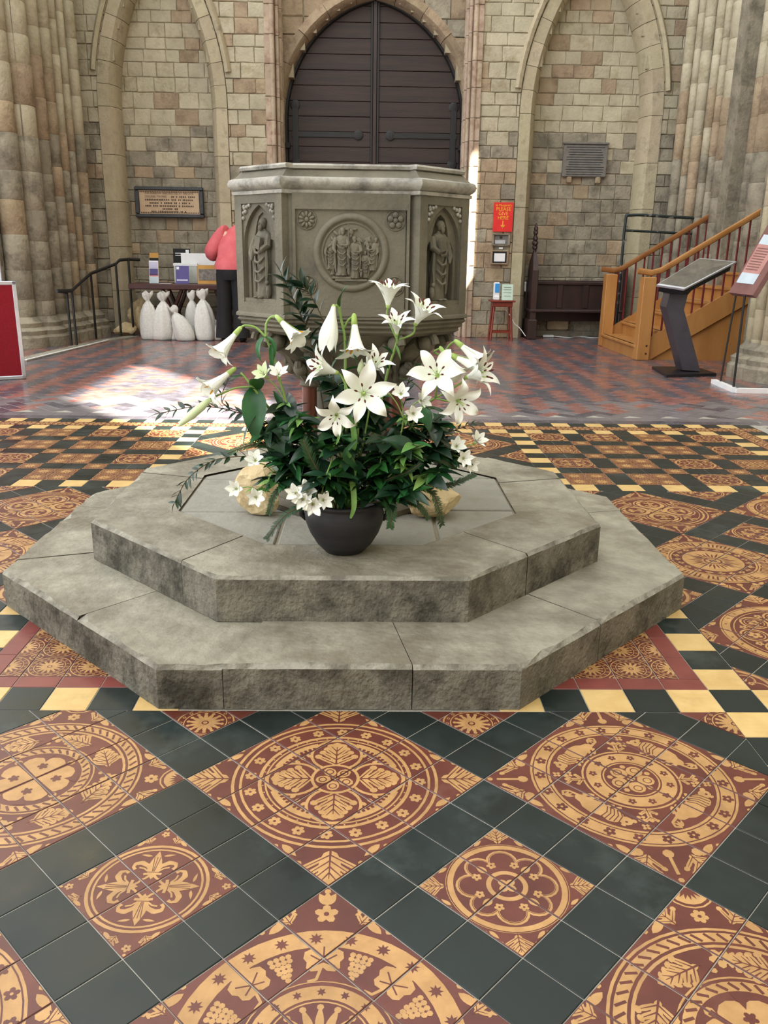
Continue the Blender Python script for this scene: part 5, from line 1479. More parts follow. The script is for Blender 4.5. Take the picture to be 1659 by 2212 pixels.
alstro('white alstroemeria cluster right of the large central lily', [(866, 852, -.13, (0, -.8, .6)), (892, 893, -.14, (.15, -1, .1)), (908, 866, -.1, (.5, -.7, .3)), (838, 850, -.08, (-.6, -.5, .5))], [pv(850, 970, -.07), pv(872, 905, -.09)])
alstro('white alstroemeria trumpet spray at far right beside the tiles', [(1028, 955, -.02, (.5, -.6, .7)), (1000, 990, -.05, (.3, -1, .2)), (985, 965, -.02, (.2, -.8, .5)), (1012, 1000, -.03, (.5, -.8, -.1))], [pv(900, 980, .0), pv(960, 985, .0)])
alstro('lone white alstroemeria bloom above the left rough stone', [(552, 996, -.06, (-.1, -.8, .6))], [pv(640, 1040, -.03), pv(590, 1020, -.05)], leaves=3)
alstro('two white alstroemeria blooms at the lower left', [(512, 1056, -.08, (-.3, -1, .3)), (553, 1074, -.10, (.1, -1, .25))], [pv(640, 1035, -.04), pv(580, 1045, -.07), pv(555, 1058, -.07)])
alstro('white alstroemeria bunch hanging over the pot rim', [(641, 1066, -.16, (-.3, -1, .3)), (663, 1060, -.15, (.1, -1, .5)), (676, 1088, -.17, (0, -1, -.1)), (697, 1080, -.16, (.4, -1, .2)), (655, 1078, -.17, (-.1, -1, 0))], [pv(728, 960, -.08), pv(715, 1000, -.12), pv(705, 1025, -.13)])
alstro('small white alstroemeria peeping out behind the central star lily', [(800, 800, -.02, (.3, -.5, .8))], [pv(795, 900, -.02), pv(797, 830, -.02)], leaves=2)
# ---- foliage
def ruscus(label, pts, nleaf, sc=1.0, kind='ruscus'):
    t, path = stem_thing('foliage_branch', label, 'foliage', pts, .0016, 'dark leafy branches in the pot', m_twig)
    for k in range(nleaf):
        i = int(len(path)*(.25+.74*k/nleaf)); p_ = path[min(i, len(path)-1)]
        tg = (path[min(i+1, len(path)-1)]-path[max(i-1, 0)]).normalized()
        side = tg.cross(Vector((0, -.6, .8))).normalized()*(1 if k % 2 else -1)
        d = tg*.7+side*U(.5, 1.1)+Vector((0, U(-.3, .2), U(-.25, .35)))
        leaf(t, kind, p_, d, sc*U(.75, 1.15), U(-.9, .9))
    leaf(t, kind, path[-1], path[-1]-path[-3], sc, 0)
    return t
ruscus('dark ruscus branch rising to the upper left against the font', [pv(690, 830, .06), pv(665, 720, .06), pv(640, 660, .05), pv(607, 592, .04)], 30, 1.75)
ruscus('second dark ruscus branch beside the relief on the font', [pv(720, 800, .06), pv(700, 700, .06), pv(672, 640, .05), pv(650, 612, .05)], 20, 1.7)
ruscus('long dark ruscus branch stretching to the far left', [pv(600, 930, .0), pv(510, 890, -.02), pv(430, 878, -.04), pv(345, 893, -.05)], 30, 1.1)
ruscus('dark ruscus branch drooping to the lower left paving', [pv(590, 1000, -.03), pv(480, 990, -.08), pv(410, 1030, -.1), pv(378, 1085, -.10)], 30, 1.0)
ruscus('thin dark ruscus branch just under the far left one', [pv(610, 960, .0), pv(540, 900, .0), pv(480, 870, .0), pv(492, 820, .0)], 16, .9)
ruscus('dark ruscus branch behind the lilies on the right', [pv(860, 900, .06), pv(880, 830, .07), pv(895, 790, .07)], 12, 1.0)
ruscus('dark twig stretching to the right above the alstroemeria', [pv(900, 960, .03), pv(980, 930, .03), pv(1022, 915, .02)], 16, .8)
# yew sprigs: needles too small to pick apart
def yew(label, pts, L=.022, n=90, m_=None):
    t, path = stem_thing('yew_sprig', label, 'foliage', pts, .0018, 'feathery evergreen sprigs in the pot', m_twig)
    b = MB()
    for k in range(n):
        s_ = .3+.7*k/n; i = min(int(s_*(len(path)-1)), len(path)-2); f_ = s_*(len(path)-1)-i
        p_ = path[i].lerp(path[i+1], min(f_, 1)); tg = (path[i+1]-path[i]).normalized()
        side = tg.cross(Vector((U(-.3, .3), -.5, .8))).normalized()*(1 if k % 2 else -1)
        d = (tg*.75+side).normalized()*L*U(.7, 1.1)*(1.1-.5*s_*s_); w = tg.cross(d).normalized().cross(d).normalized()*.0016
        b.add([p_-w, p_+w, p_+d*.6+w, p_+d, p_+d*.6-w], [(0, 1, 2, 3, 4)])
    o = b.build('needles', m_ or m_yew, t); o['kind'] = 'stuff'
    return t
ycfg = [('yew sprig hanging down at the lower left of the pot', [(680, 1090, -.1), (620, 1110, -.13), (575, 1165, -.14)]), ('yew sprig curving down the right side of the pot', [(850, 1060, -.08), (930, 1060, -.1), (955, 1135, -.1)]),
        ('yew sprig pointing right over the right rough stone', [(870, 1040, -.05), (960, 1050, -.08), (1025, 1025, -.08)]), ('yew sprig spreading left below the ruscus', [(640, 990, -.02), (560, 960, -.05), (490, 980, -.06)]),
        ('yew sprig behind the right alstroemeria', [(880, 960, .03), (950, 900, .04), (985, 880, .04)]), ('fern-like sprig in front of the dark leaves', [(700, 1040, -.12), (672, 990, -.14), (655, 950, -.14)]),
        ('yew sprig above the right side of the pot', [(840, 1080, -.1), (900, 1090, -.13), (925, 1120, -.13)]), ('yew sprig low in the centre right', [(830, 1040, -.1), (880, 1020, -.14), (910, 1000, -.15)]),
        ('yew sprig pointing left over the left rough stone', [(660, 1040, -.08), (600, 1060, -.1), (580, 1110, -.11)]), ('thin bare yew twig left of the font stem', [(600, 950, .03), (560, 930, .0), (540, 915, .0)]),
        ('yew sprig rising behind the central lilies', [(750, 900, .06), (720, 830, .08), (700, 800, .09)]), ('feathery sprig right of the pot handle', [(820, 1070, -.1), (845, 1100, -.13), (842, 1140, -.13)]),
        ('short yew sprig under the star lilies on the right', [(860, 1000, -.04), (930, 990, -.06), (985, 1010, -.06)])]
for lab, pts in ycfg: yew(lab, [pv(*q) for q in pts], U(.02, .03), 110)
# leafy filler stems: dense dark mass of leaves
def filler(label, pts, n, kinds, spread=.05):
    t, path = stem_thing('foliage_branch', label, 'foliage', pts, .002, 'dark leafy branches in the pot', m_stem)
    for k in range(n):
        i = int(len(path)*(.30+.69*k/n)); p_ = path[min(i, len(path)-1)]
        a = k*2.4; d = Vector((math.cos(a), math.sin(a)*.8-.35, U(-.35, .5)))
        leaf(t, random.choice(kinds), p_+Vector((U(-.01, .01), U(-.01, .01), 0)), d, U(.9, 1.45), U(-.7, .7))
lab = ['glossy dark foliage filling the centre behind the star lilies', 'dark foliage under the left trumpet lilies', 'dark foliage left of the pot rim', 'dark glossy leaves low in the centre', 'dark foliage under the right star lilies', 'dark leaves right above the pot', 'dark leaves behind the alstroemeria on the right', 'mixed green leaves right of centre', 'mixed green leaves by the left alstroemeria', 'dark leaves high in the centre', 'low dark leaves hanging over the pot front', 'green leaves at the right above the rock', 'dark leaves at the lower right', 'dark feathery leaves spreading right below the star lilies', 'dark leaves behind the right alstroemeria spray', 'dark leaves spreading left below the trumpet lilies', 'mixed green leaves over the left rough stone', 'dark leaves tucked behind the central bloom']
fp = [[(760, 960, .0), (758, 860, .02)], [(660, 960, 0), (610, 880, .0)], [(660, 1020, -.05), (600, 990, -.06)], [(740, 1020, -.08), (730, 940, -.1)], [(840, 980, -.02), (880, 900, .0)], [(810, 1030, -.08), (830, 950, -.1)], [(890, 1000, -.02), (950, 960, .0)], [(850, 1020, -.1), (890, 960, -.12)], [(680, 960, -.06), (640, 900, -.08)], [(760, 900, .05), (730, 830, .07)], [(720, 1050, -.1), (700, 1030, -.14)], [(870, 1050, -.08), (950, 1020, -.08)], [(830, 1060, -.08), (880, 1060, -.12)], [(860, 970, .0), (950, 915, .02)], [(880, 1010, -.02), (985, 985, .0)], [(650, 980, -.02), (565, 925, -.02)], [(660, 1030, -.06), (590, 1040, -.08)], [(800, 920, .04), (800, 850, .05)]]
for l_, f_ in zip(lab, fp): filler(l_, [pv(*q) for q in f_], 42, ['dark', 'dark', 'mid', 'mid'] if 'dark' in l_ else ['mid', 'light', 'dark', 'mid'])
# long arching grass-like straps at the front
for l_, pts in (('bright strap leaf hanging straight down over the pot front', [(760, 1040, -.1), (765, 1090, -.13), (757, 1120, -.13)]), ('arching bright green strap leaf front centre', [(735, 1020, -.1), (765, 960, -.15), (752, 900, -.15), (726, 960, -.17)]), ('arching dark strap leaf front right of centre', [(780, 1030, -.1), (745, 985, -.16), (770, 950, -.16)])):
    t = thing('strap_leaf', l_, 'leaf', MOUTH+Vector((U(-.03, .03), -.03, 0)))
    path = catmull([MOUTH+Vector((U(-.03, .03), -.04, -.01))]+[pv(*q) for q in pts], 8); n = len(path); rings = []
    for k, p_ in enumerate(path):
        tg = (path[min(k+1, n-1)]-path[max(k-1, 0)]).normalized(); sd_ = tg.cross(Vector((.15, -1, .1))).normalized(); w = .0085*sp(PI*(.12+.88*k/n))**.6
        rings.append([p_-sd_*w, p_+Vector((0, .003, -.001)), p_+sd_*w])
    MB().loft(rings, False, False, closed=False).build('blade', m_leafl if 'bright' in l_ else m_leaf, t, 'all')

# ================================================================== THINGS AGAINST THE FAR WALL, LEFT
RY = WY+.325                                   # face of the recess infill
def panel(name, label, cat, c, w, h, d, mf, bev=.004):
    """a plate hung on the wall: c = centre of its back, facing -y"""
    return thing(name, label, cat, c)
# -- memorial plaque with black frame
pa, pb_ = P(292, 403, y=RY), P(443, 472, y=RY)
cx, cz, w, h = (pa.x+pb_.x)/2, (pa.z+pb_.z)/2, pb_.x-pa.x, pa.z-pb_.z
t = thing('memorial_plaque', 'framed tan memorial tablet with dark lettering in the left recess', 'plaque', (cx, RY-.02, cz))
MB().box((cx, RY-.045, cz), (w*.9, .03, h*.8)).build('tablet', m_plaque, t)
for (x, z, ww, hh) in ((0, h/2-.025, w, .05), (0, -h/2+.025, w, .05), (-w/2+.03, 0, .06, h-.1), (w/2-.03, 0, .06, h-.1)):
    MB().box((cx+x, RY-.05, cz+z), (ww, .06, hh), bev=.012).build('frame_bar', m_pframe, t)
b = MB(); n = 34
for k in range(n):
    for z in (h/2-.068, -h/2+.068): b.box((cx-w*.43+w*.86*(k+.5)/n, RY-.062, cz+z), (w*.86/n*.55, .004, .014))
for k in range(11):
    for x in (-w*.44, w*.44): b.box((cx+x, RY-.062, cz-h*.33+h*.66*(k+.5)/11), (.012, .004, h*.66/11*.55))
b.build('dashed_border', m_ink, t)
for body, dx, z in (('THIS WINDOW WAS ERECTED BY THE LATE', 0, .118), ('COLONEL THOMAS', -.19, .074)):
    me = text_mesh(body, .040); me.materials.append(m_ink); link('lettering', me, t, (dx, -.042, z), (PI/2, 0, 0), (.86, 1, 1))
b = MB()                                        # the lower lines are too worn to read: broken strokes only
for z, x0, x1 in ((.074, .03, .36), (.032, -.34, .34), (-.010, -.28, .28), (-.050, -.34, .34), (-.090, -.1, .12), (-.126, -.26, .26)):
    x = x0
    while x < x1:
        n_ = U(.012, .02); b.box((cx+x+n_/2, RY-.0615, cz+z), (n_, .002, U(.018, .026))); x += n_+U(.006, .012)+(.02 if R() < .18 else 0)
b.build('worn_lettering', m_ink, t)
# -- grey slate tablet on the right
pa, pb_ = P(1217, 313, y=RY), P(1306, 384, y=RY)
cx, cz, w, h = (pa.x+pb_.x)/2, (pa.z+pb_.z)/2, pb_.x-pa.x, pa.z-pb_.z
t = thing('slate_tablet', 'weathered grey slate tablet with worn text in the right recess', 'plaque', (cx, RY-.02, cz))
MB().box((cx, RY-.035, cz), (w, .05, h), bev=.012).build('tablet', m_slateplq, t)
b = MB()
for k in range(12): b.box((cx+U(-.01, .01), RY-.061, cz+h*.42-h*.84*k/11), (w*U(.72, .88), .002, .010))
b.build('worn_lettering', m_pframe, t)
MB().box((cx, RY-.045, cz+h/2+.02), (w*1.04, .06, .03), bev=.008).build('cornice', m_slateplq, t)
for sx in (-1, 1): MB().box((cx+sx*w*.33, RY-.035, cz-h/2-.04), (.07, .06, .09), bev=.015).build('bracket', m_warm, t)
# -- red giving sign and the two wall boxes on the right pier
fy = WY-.025
pa, pb_ = P(1067, 437, y=fy), P(1106, 501, y=fy)
cx, cz, w, h = (pa.x+pb_.x)/2, (pa.z+pb_.z)/2, pb_.x-pa.x, pa.z-pb_.z
t = thing('giving_sign', 'bright red sign with yellow lettering and a down arrow on the pier', 'sign', (cx, fy, cz))
MB().box((cx, fy-.006, cz), (w, .012, h), bev=.003).build('board', m_signred, t)
for body, z, s_ in (("St Margaret's", .40, .042), ('PLEASE', .27, .066), ('GIVE', .12, .066), ('HERE', -.03, .066)):
    me = text_mesh(body, s_); me.materials.append(m_yellow); link('lettering', me, t, (0, -.014, z*h), (PI/2, 0, 0))
b = MB(); b.box((cx, fy-.014, cz-h*.24), (.012, .003, .09)); b.add([(cx-.032, fy-.0155, cz-h*.27), (cx-.018, fy-.0155, cz-h*.265), (cx, fy-.0155, cz-h*.335), (cx+.018, fy-.0155, cz-h*.265), (cx+.032, fy-.0155, cz-h*.27), (cx, fy-.0155, cz-h*.38)], [(0, 1, 2, 5), (2, 3, 4, 5)]); b.build('arrow', m_yellow, t)
pa, pb_ = P(1064, 505, y=fy), P(1100, 531, y=fy); cx, cz, w, h = (pa.x+pb_.x)/2, (pa.z+pb_.z)/2, pb_.x-pa.x, pa.z-pb_.z
t = thing('wall_safe', 'grey metal donation box set in the wall under the red sign', 'box', (cx, fy, cz))
for x, z, ww, hh in ((0, h*.46, w, h*.1), (0, -h*.46, w, h*.1), (-w*.46, 0, w*.1, h), (w*.46, 0, w*.1, h)): MB().box((cx+x, fy-.01, cz+z), (ww, .05, hh), bev=.006).build('stone_surround', m_grey, t)
MB().box((cx, fy+.01, cz), (w*.9, .03, h*.9)).build('recess_plate', m_slateplq, t)
MB().box((cx-w*.05, fy-.012, cz-h*.2), (w*.62, .03, h*.34), bev=.006).build('metal_box', m_alu, t)
MB().box((cx-w*.02, fy-.014, cz+h*.22), (.03, .012, .03), bev=.004).build('coin_slot', m_iron, t)
pa, pb_ = P(1061, 541, y=fy), P(1096, 571, y=fy); cx, cz, w, h = (pa.x+pb_.x)/2, (pa.z+pb_.z)/2, pb_.x-pa.x, pa.z-pb_.z
t = thing('card_reader', 'small black framed donation screen set in the pier', 'screen', (cx, fy, cz))
for x, z, ww, hh in ((0, h*.47, w, h*.1), (0, -h*.47, w, h*.1), (-w*.47, 0, w*.1, h), (w*.47, 0, w*.1, h)): MB().box((cx+x, fy-.01, cz+z), (ww, .05, hh), bev=.006).build('stone_surround', m_warm, t)
MB().box((cx, fy-.008, cz), (w*.84, .03, h*.84), bev=.006).build('bezel', m_steel, t)
MB().box((cx, fy-.0245, cz), (w*.64, .004, h*.6)).build('screen_face', m_white, t)
pa = P(1082, 536, y=fy); MB().box((pa.x, fy-.003, pa.z), (.055, .004, .026)).build('paper_note', m_white).location = (0, 0, 0)
tag(bpy.data.objects['paper_note'], 'small white paper note between the wall box and the screen', 'note')

# -- side table, leaflets, sandbags, person
TY = 10.15
pa, pb_ = P(277, 612, y=TY), P(505, 614, y=TY); zt = pa.z
TX0, TX1 = pa.x, pb_.x+.25
tb = thing('side_table', 'long dark brown trestle table against the left recess', 'table', ((TX0+TX1)/2, TY+.3, 0))
MB().box(((TX0+TX1)/2, TY+.30, zt-.04), (TX1-TX0, .62, .075), bev=.01).build('table_top', m_dtable, tb)
for x in (TX0+.55, TX1-.4):
    for y in (TY+.12, TY+.48):
        MB().tube([(x-.12, y, zt-.08), (x+.12, y+.02, 0.0)], .026, 6).build('leg', m_dtable, tb); MB().tube([(x+.14, y, zt-.08), (x-.14, y-.02, 0.0)], .026, 6).build('leg', m_dtable, tb)
ZT_ = zt-.002
def on_table(u, dy): p_ = P(u, 612, y=TY+dy); return p_.x
def card(name, label, cat, x, y, w, h, m_, tilt=.2, extra=None, z=None):
    z = ZT_ if z is None else z
    t = thing(name, label, cat, (x, y, z))
    rot = Matrix.Rotation(-tilt, 3, 'X')
    c = Vector((x, y, z))
    def pl(nm, x0, z0, ww, hh, mm, d=0.0): MB().box(c+rot @ Vector((x0, -d, z0)), (ww, .004, hh), rot=rot).build(nm, mm, t)
    pl('card_face', 0, h/2+.002, w, h, m_)
    for e in (extra or []): pl(*e, d=.004)
    MB().tube([c+rot @ Vector((0, .003, h*.8)), c+Vector((0, h*.45, .004))], .004, 5).build('prop', m_, t)
    return t
x = on_table(333, .15)
card('leaflet_stand', 'tall narrow leaflet stand at the left end of the side table', 'leaflets', x, TY+.15, .125, .30, m_white, .15, [('leaflet_print', 0, .15, .115, .09, m_purple), ('leaflet_print', 0, .11, .115, .035, m_pinkr), ('leaflet_print', 0, .045, .115, .08, m_ltblue), ('leaflet_print', 0, .245, .115, .08, m_lilac)])
card('leaflet_stand', 'orange and black leaflets behind the tall narrow leaflet stand', 'leaflets', x-.02, TY+.28, .12, .40, m_orange, .1, [('leaflet_print', 0, .31, .12, .05, m_inkd)])
bx0, bx1 = on_table(378, .3), on_table(462, .3)
t = thing('acrylic_box', 'white and clear display box on the side table', 'box', ((bx0+bx1)/2, TY+.42, ZT_))
MB().box(((bx0+bx1)/2+.08, TY+.46, ZT_+.20), (bx1-bx0, .12, .40), bev=.005).build('back_panel', m_white, t)
MB().box(((bx0+bx1)/2-.12, TY+.36, ZT_+.135), (.32, .07, .27), bev=.006).build('front_tray', m_clear, t)
MB().box(((bx0+bx1)/2-.12, TY+.325, ZT_+.25), (.33, .01, .03)).build('tray_lip', m_white, t)
t = card('information_card', 'black information card standing behind the display box', 'card', on_table(395, .55), TY+.56, .24, .46, m_inkd, .05, [('printed_text', -.01, .40, .16, .012, m_white), ('printed_text', -.02, .37, .14, .008, m_white), ('white_patch', .08, .42, .045, .05, m_white)])
card('booklet', 'purple booklet propped up in front of the clear tray', 'book', on_table(394, .1), TY+.10, .18, .24, m_purple, .2, [('printed_text', 0, .05, .15, .02, m_lilac), ('round_mark', -.06, .21, .035, .035, m_white)])
card('framed_picture', 'orange framed grey picture at the right of the side table', 'picture', on_table(448, .1), TY+.12, .27, .25, m_orange, .15, [('picture_print', 0, .125, .24, .15, m_photo)])
MB().box((on_table(358, .1), TY+.1, ZT_+.003), (.16, .11, .004)).build('paper_sheet', m_white); tag(bpy.data.objects['paper_sheet'], 'loose white paper sheet lying on the side table', 'paper')
def sack(label, u, v, hpx, wpx, y, lean=0.0, fat=1.0, seed=0, flop=0.0):
    p_ = P(u, v, y=y); x = p_.x; top = P(u, v-hpx, y=y).z; H = top-0.002; wd = (P(u+wpx/2, v, y=y).x-P(u-wpx/2, v, y=y).x)/2*1.12
    rr = random.Random(seed); t = thing('sandbag', label, 'sack', (x, y, 0), 'white sacks under the side table')
    prof = [(0, .86), (.03, 1.0), (.12, 1.08), (.28, 1.06), (.45, .98), (.6, .80), (.72, .55), (.79, .27), (.82, .19)]
    rings = []
    for (s_, w_) in prof:
        ring = []
        for i in range(28):
            a = 2*PI*i/28; f_ = 1+.045*math.sin(5*a+seed+s_*3)+(.17*s_)*math.sin(7*a+seed*2+s_*4)
            ring.append((x+lean*s_*H+flop*s_*s_*H+wd*w_*math.cos(a)*f_, y+wd*.72*fat*w_*math.sin(a)*f_, .001+s_*H))
        rings.append(ring)
    MB().loft(rings, True, True).build('sack_body', m_sack, t, 'all')
    rings = []
    for (s_, w_) in ((.81, .17), (.84, .24), (.88, .42), (.93, .54), (1.0, .50)):
        ring = []
        for i in range(24):
            a = 2*PI*i/24; f_ = 1+.3*math.sin(4*a+seed)*(s_-.78)/.2
            ring.append((x+lean*s_*H+flop*s_*s_*H+wd*w_*math.cos(a)*f_, y+wd*.6*w_*math.sin(a)*f_, s_*H+.02*math.sin(3*a+seed)))
        rings.append(ring)
    MB().loft(rings, True, False).build('gathered_neck', m_sack, t, 'all')
    MB().tube([(x+lean*.82*H+flop*.67*H+wd*.19*math.cos(a), y+wd*.16*math.sin(a), .815*H) for a in [2*PI*k/12 for k in range(13)]], .006, 5).build('tie_cord', m_sack, t)
SY = 9.98
sack('upright tied white sack at the left end of the row', 325, 731, 101, 34, SY-.02, .0, 1, 1)
sack('tied white sack leaning right, second from the left', 351, 732, 101, 38, SY-.06, .08, 1, 2)
sack('squat grey-white sack slumped low between the second and fourth', 377, 732, 62, 26, SY-.02, .02, 1, 3)
sack('short white sack with its neck flopped left, in front', 402, 734, 72, 36, SY-.14, -.12, 1, 4, -.25)
sack('greyer tied sack standing behind the short flopped one', 418, 727, 98, 30, SY+.16, .0, 1, 5)
sack('tallest white tied sack near the standing person', 444, 733, 107, 38, SY-.06, -.02, 1, 6)
sack('white sack slumped against the person, rightmost of the row', 468, 732, 62, 36, SY+.02, -.1, 1, 7, -.3)
# rubble stones in the recess behind the rail
for k, (u, v, w_, h_) in enumerate(((295, 722, .42, .62), (262, 722, .34, .22), (315, 725, .2, .16))):
    p_ = P(u, v, y=10.7); o = rock('rubble_stone', ('large broken tan stone standing under the left end of the table', 'flat brown stone lying at the foot of the handrail', 'small dark stone behind the leftmost sack')[k], (p_.x+.12, 10.62-.14*k, .0), (w_, .2, h_), 20+k)
# person at the table: back turned, leaning over it
PX = P(503, 700, y=9.75).x; PYY = 9.75
person = thing('person', 'person in a coral blouse and black trousers bending over the table', 'person', (PX, PYY, 0))
def skin_body(joints, edges, parent, name, m_):
    """joints: name -> (x, y, z, r)"""
    names = list(joints); me = bpy.data.meshes.new(name)
    me.from_pydata([joints[k][:3] for k in names], [(names.index(a), names.index(b_)) for a, b_ in edges], [])
    o = link(name, me, parent); sk = o.modifiers.new('skin', 'SKIN')
    for k, nm in enumerate(names):
        sv = me.skin_vertices[0].data[k]; r_ = joints[nm][3]; sv.radius = (r_, r_) if not hasattr(r_, '__len__') else r_
        sv.use_root = nm == 'pelvis'
    ss = o.modifiers.new('sub', 'SUBSURF'); ss.levels = 2; ss.render_levels = 2
    me.materials.append(m_); me.polygons.foreach_set('use_smooth', [True]*len(me.polygons))
    return o
J = dict(pelvis=(0, 0, .93, .145), waist=(.01, .05, 1.08, .13), chest=(.05, .13, 1.25, (.13, .10)), neck0=(.12, .24, 1.39, .055), neck=(.17, .30, 1.45, .055), head0=(.22, .37, 1.49, .085), head1=(.27, .43, 1.57, .095), head2=(.29, .45, 1.65, .06),
         shl=(-.11, .17, 1.38, .07), ell=(-.255, .17, 1.13, .05), wrl=(-.20, .38, 1.02, .032), shr=(.25, .18, 1.36, .07), elr=(.33, .24, 1.13, .05), wrr=(.22, .42, 1.02, .032),
         hpl=(-.09, 0, .88, .10), knl=(-.10, .03, .50, .07), anl=(-.10, -.02, .10, .045), tol=(-.11, .14, .04, .035), hpr=(.10, 0, .88, .10), knr=(.11, .02, .50, .07), anr=(.12, -.03, .10, .045), tor=(.14, .13, .04, .035))
E_ = [('pelvis', 'waist'), ('waist', 'chest'), ('chest', 'neck0'), ('neck0', 'neck'), ('neck', 'head0'), ('head0', 'head1'), ('head1', 'head2'), ('chest', 'shl'), ('shl', 'ell'), ('ell', 'wrl'), ('chest', 'shr'), ('shr', 'elr'), ('elr', 'wrr'), ('pelvis', 'hpl'), ('hpl', 'knl'), ('knl', 'anl'), ('anl', 'tol'), ('pelvis', 'hpr'), ('hpr', 'knr'), ('knr', 'anr'), ('anr', 'tor')]
skin_body(J, E_, person, 'body', m_skin)
def lrings(path, n=22, fold=.03, seed=0):
    b = MB(); rings = []
    for (x, y, z, rx, ry) in path: rings.append([(x+rx*math.cos(2*PI*i/n)*(1+fold*math.sin(5*2*PI*i/n+z*17+seed)), y+ry*math.sin(2*PI*i/n)*(1+fold*math.sin(4*2*PI*i/n+z*11+seed)), z) for i in range(n)])
    return b.loft(rings)
def hand(sx):
    w = Vector(J['wrl' if sx < 0 else 'wrr'][:3]); b = MB()
    b.ball(w+Vector((-sx*.01, .045, -.01)), (.038, .05, .016), 10, 6)
    for k, (dx, L) in enumerate(((-.027, .06), (-.009, .075), (.01, .07), (.027, .055))): b.tube([w+Vector((dx-sx*.01, .08, -.01)), w+Vector((dx-sx*.01, .08+L*.5, -.006)), w+Vector((dx-sx*.01, .08+L, -.022))], [.0095, .009, .007], 7)
    b.tube([w+Vector((-sx*.03, .03, -.005)), w+Vector((-sx*.058, .06, -.01)), w+Vector((-sx*.06, .085, -.018))], [.011, .010, .008], 7)
    b.build('hand', m_skin, person, 'all', local=True)
hand(-1); hand(1)
lrings([(0, -.01, .93, .20, .155), (0, .0, .985, .205, .16), (.005, .02, 1.03, .195, .155), (.01, .045, 1.1, .185, .15), (.03, .10, 1.22, .195, .16), (.07, .15, 1.33, .195, .16), (.11, .2, 1.42, .165, .15), (.15, .26, 1.49, .12, .12), (.18, .31, 1.53, .075, .075)], fold=.035).build('blouse', m_blouse, person, 'all', local=True)
for sx, a, e_, w_ in ((-1, 'shl', 'ell', 'wrl'), (1, 'shr', 'elr', 'wrr')):
    p0, p1, p2 = [Vector(J[k][:3]) for k in (a, e_, w_)]
    MB().tube(catmull([p0+Vector((-sx*.05, -.02, .02)), p0, p0.lerp(p1, .5)+Vector((sx*.015, 0, 0)), p1+Vector((sx*.01, -.01, .01)), p1.lerp(p2, .35), p1.lerp(p2, .5)], 4), [.075, .085, .088, .085, .088, .09, .095, .098, .10, .10, .10, .098, .095, .09, .085, .08, .07, .06, .055, .05, .045], 14).build('sleeve', m_blouse, person, 'all', local=True)
    MB().tube([p1.lerp(p2, .46), p1.lerp(p2, .52)], .048, 12).build('cuff', m_blouse, person, 'all', local=True)
lrings([(0, .0, .98, .185, .15), (0, .0, .92, .19, .16), (0, .0, .86, .185, .155), (0, 0, .80, .17, .14)], fold=.01).build('trouser_waist', m_trouser, person, 'all', local=True)
for sx in (-1, 1): lrings([(sx*.085, 0, .88, .11, .13), (sx*.092, .01, .7, .10, .115), (sx*.10, .015, .5, .095, .10), (sx*.11, 0, .25, .105, .105), (sx*.115, -.01, .06, .115, .12)], fold=.02, seed=sx).build('trouser_leg', m_trouser, person, 'all', local=True)
for sx in (-1, 1): MB().ball((sx*.12, .07, .035), (.05, .13, .04), 12, 6).build('shoe', m_iron, person, 'all', local=True)
hb = MB(); hb.ball((.27, .415, 1.585), (.105, .105, .115), 14, 9); hb.build('hair', m_hair, person, 'all', local=True)
fb = MB(); hd = Vector((.27, .52, 1.54))
fb.ball(hd+Vector((0, .006, 0)), (.014, .022, .022), 8, 5); fb.ball(hd+Vector((0, 0, -.045)), (.03, .014, .008), 8, 5)
for sx in (-1, 1): fb.ball(hd+Vector((sx*.034, -.002, .028)), (.014, .012, .009), 8, 5); fb.ball(hd+Vector((sx*.098, -.10, .01)), (.012, .022, .032), 8, 5)
fb.build('face_features', m_skin, person, 'all', local=True)

# -- handrail and ramp edge
t = thing('handrail', 'black iron handrail with slender posts at the left ramp', 'railing', (P(208, 731, z=0).x, P(208, 731, z=0).y, 0))
hr = [((155, 748), (153, 632), 9.0), ((166, 748), (155, 628), 9.0), ((208, 731), (203, 591), 10.0), ((262, 727), (250, 570), 10.25), ((289, 724), (277, 560), 10.45)]
tops = []
for (ub, vb), (ut, vt), y in hr:
    a = P(ub, vb, y=y); top = P(ut, vt, y=y); a.z = 0.0; top.x = a.x
    MB().tube([a, top], .016, 6).build('post', m_iron, t); tops.append(top)
q = [P(123, 629, y=8.7), tops[1]+Vector((0, 0, 0))]
rail = [P(123, 629, y=8.75), tops[1], tops[2], tops[3], P(258, 562, y=10.3), tops[4], P(302, 561, y=10.55)]
MB().tube(rail, .022, 8, flat=.6).build('top_rail', m_iron, t, True)
MB().tube([P(123, 629, y=8.75), tops[0]], .018, 8).build('return_rail', m_iron, t)
a, b_, c_ = P(58, 781, z=0), P(236, 737, z=0), P(300, 728, z=0)
kb = MB()
def strip(b, pts, w, z0, z1):
    for p0, p1 in zip(pts, pts[1:]):
        d = (p1-p0); d.z = 0; n_ = Vector((-d.y, d.x, 0)).normalized()*w
        b.add([Vector((q.x, q.y, zz)) for zz in (z0, z1) for q in (p0, p1, p1+n_, p0+n_)], [(0, 1, 2, 3), (4, 5, 6, 7), (0, 1, 5, 4), (1, 2, 6, 5), (2, 3, 7, 6), (3, 0, 4, 7)])
strip(kb, [a, b_, c_], .18, .0, .012); o = kb.build('ramp_kerb', m_step); tag(o, 'pale stone kerb running along the ramp at the left', 'kerb')
kb = MB(); strip(kb, [a+Vector((0, 0, 0)), b_], .025, .012, .02); o = kb.build('white_edge_strip', m_white); tag(o, 'thin white edging strip along the left ramp kerb', 'strip')
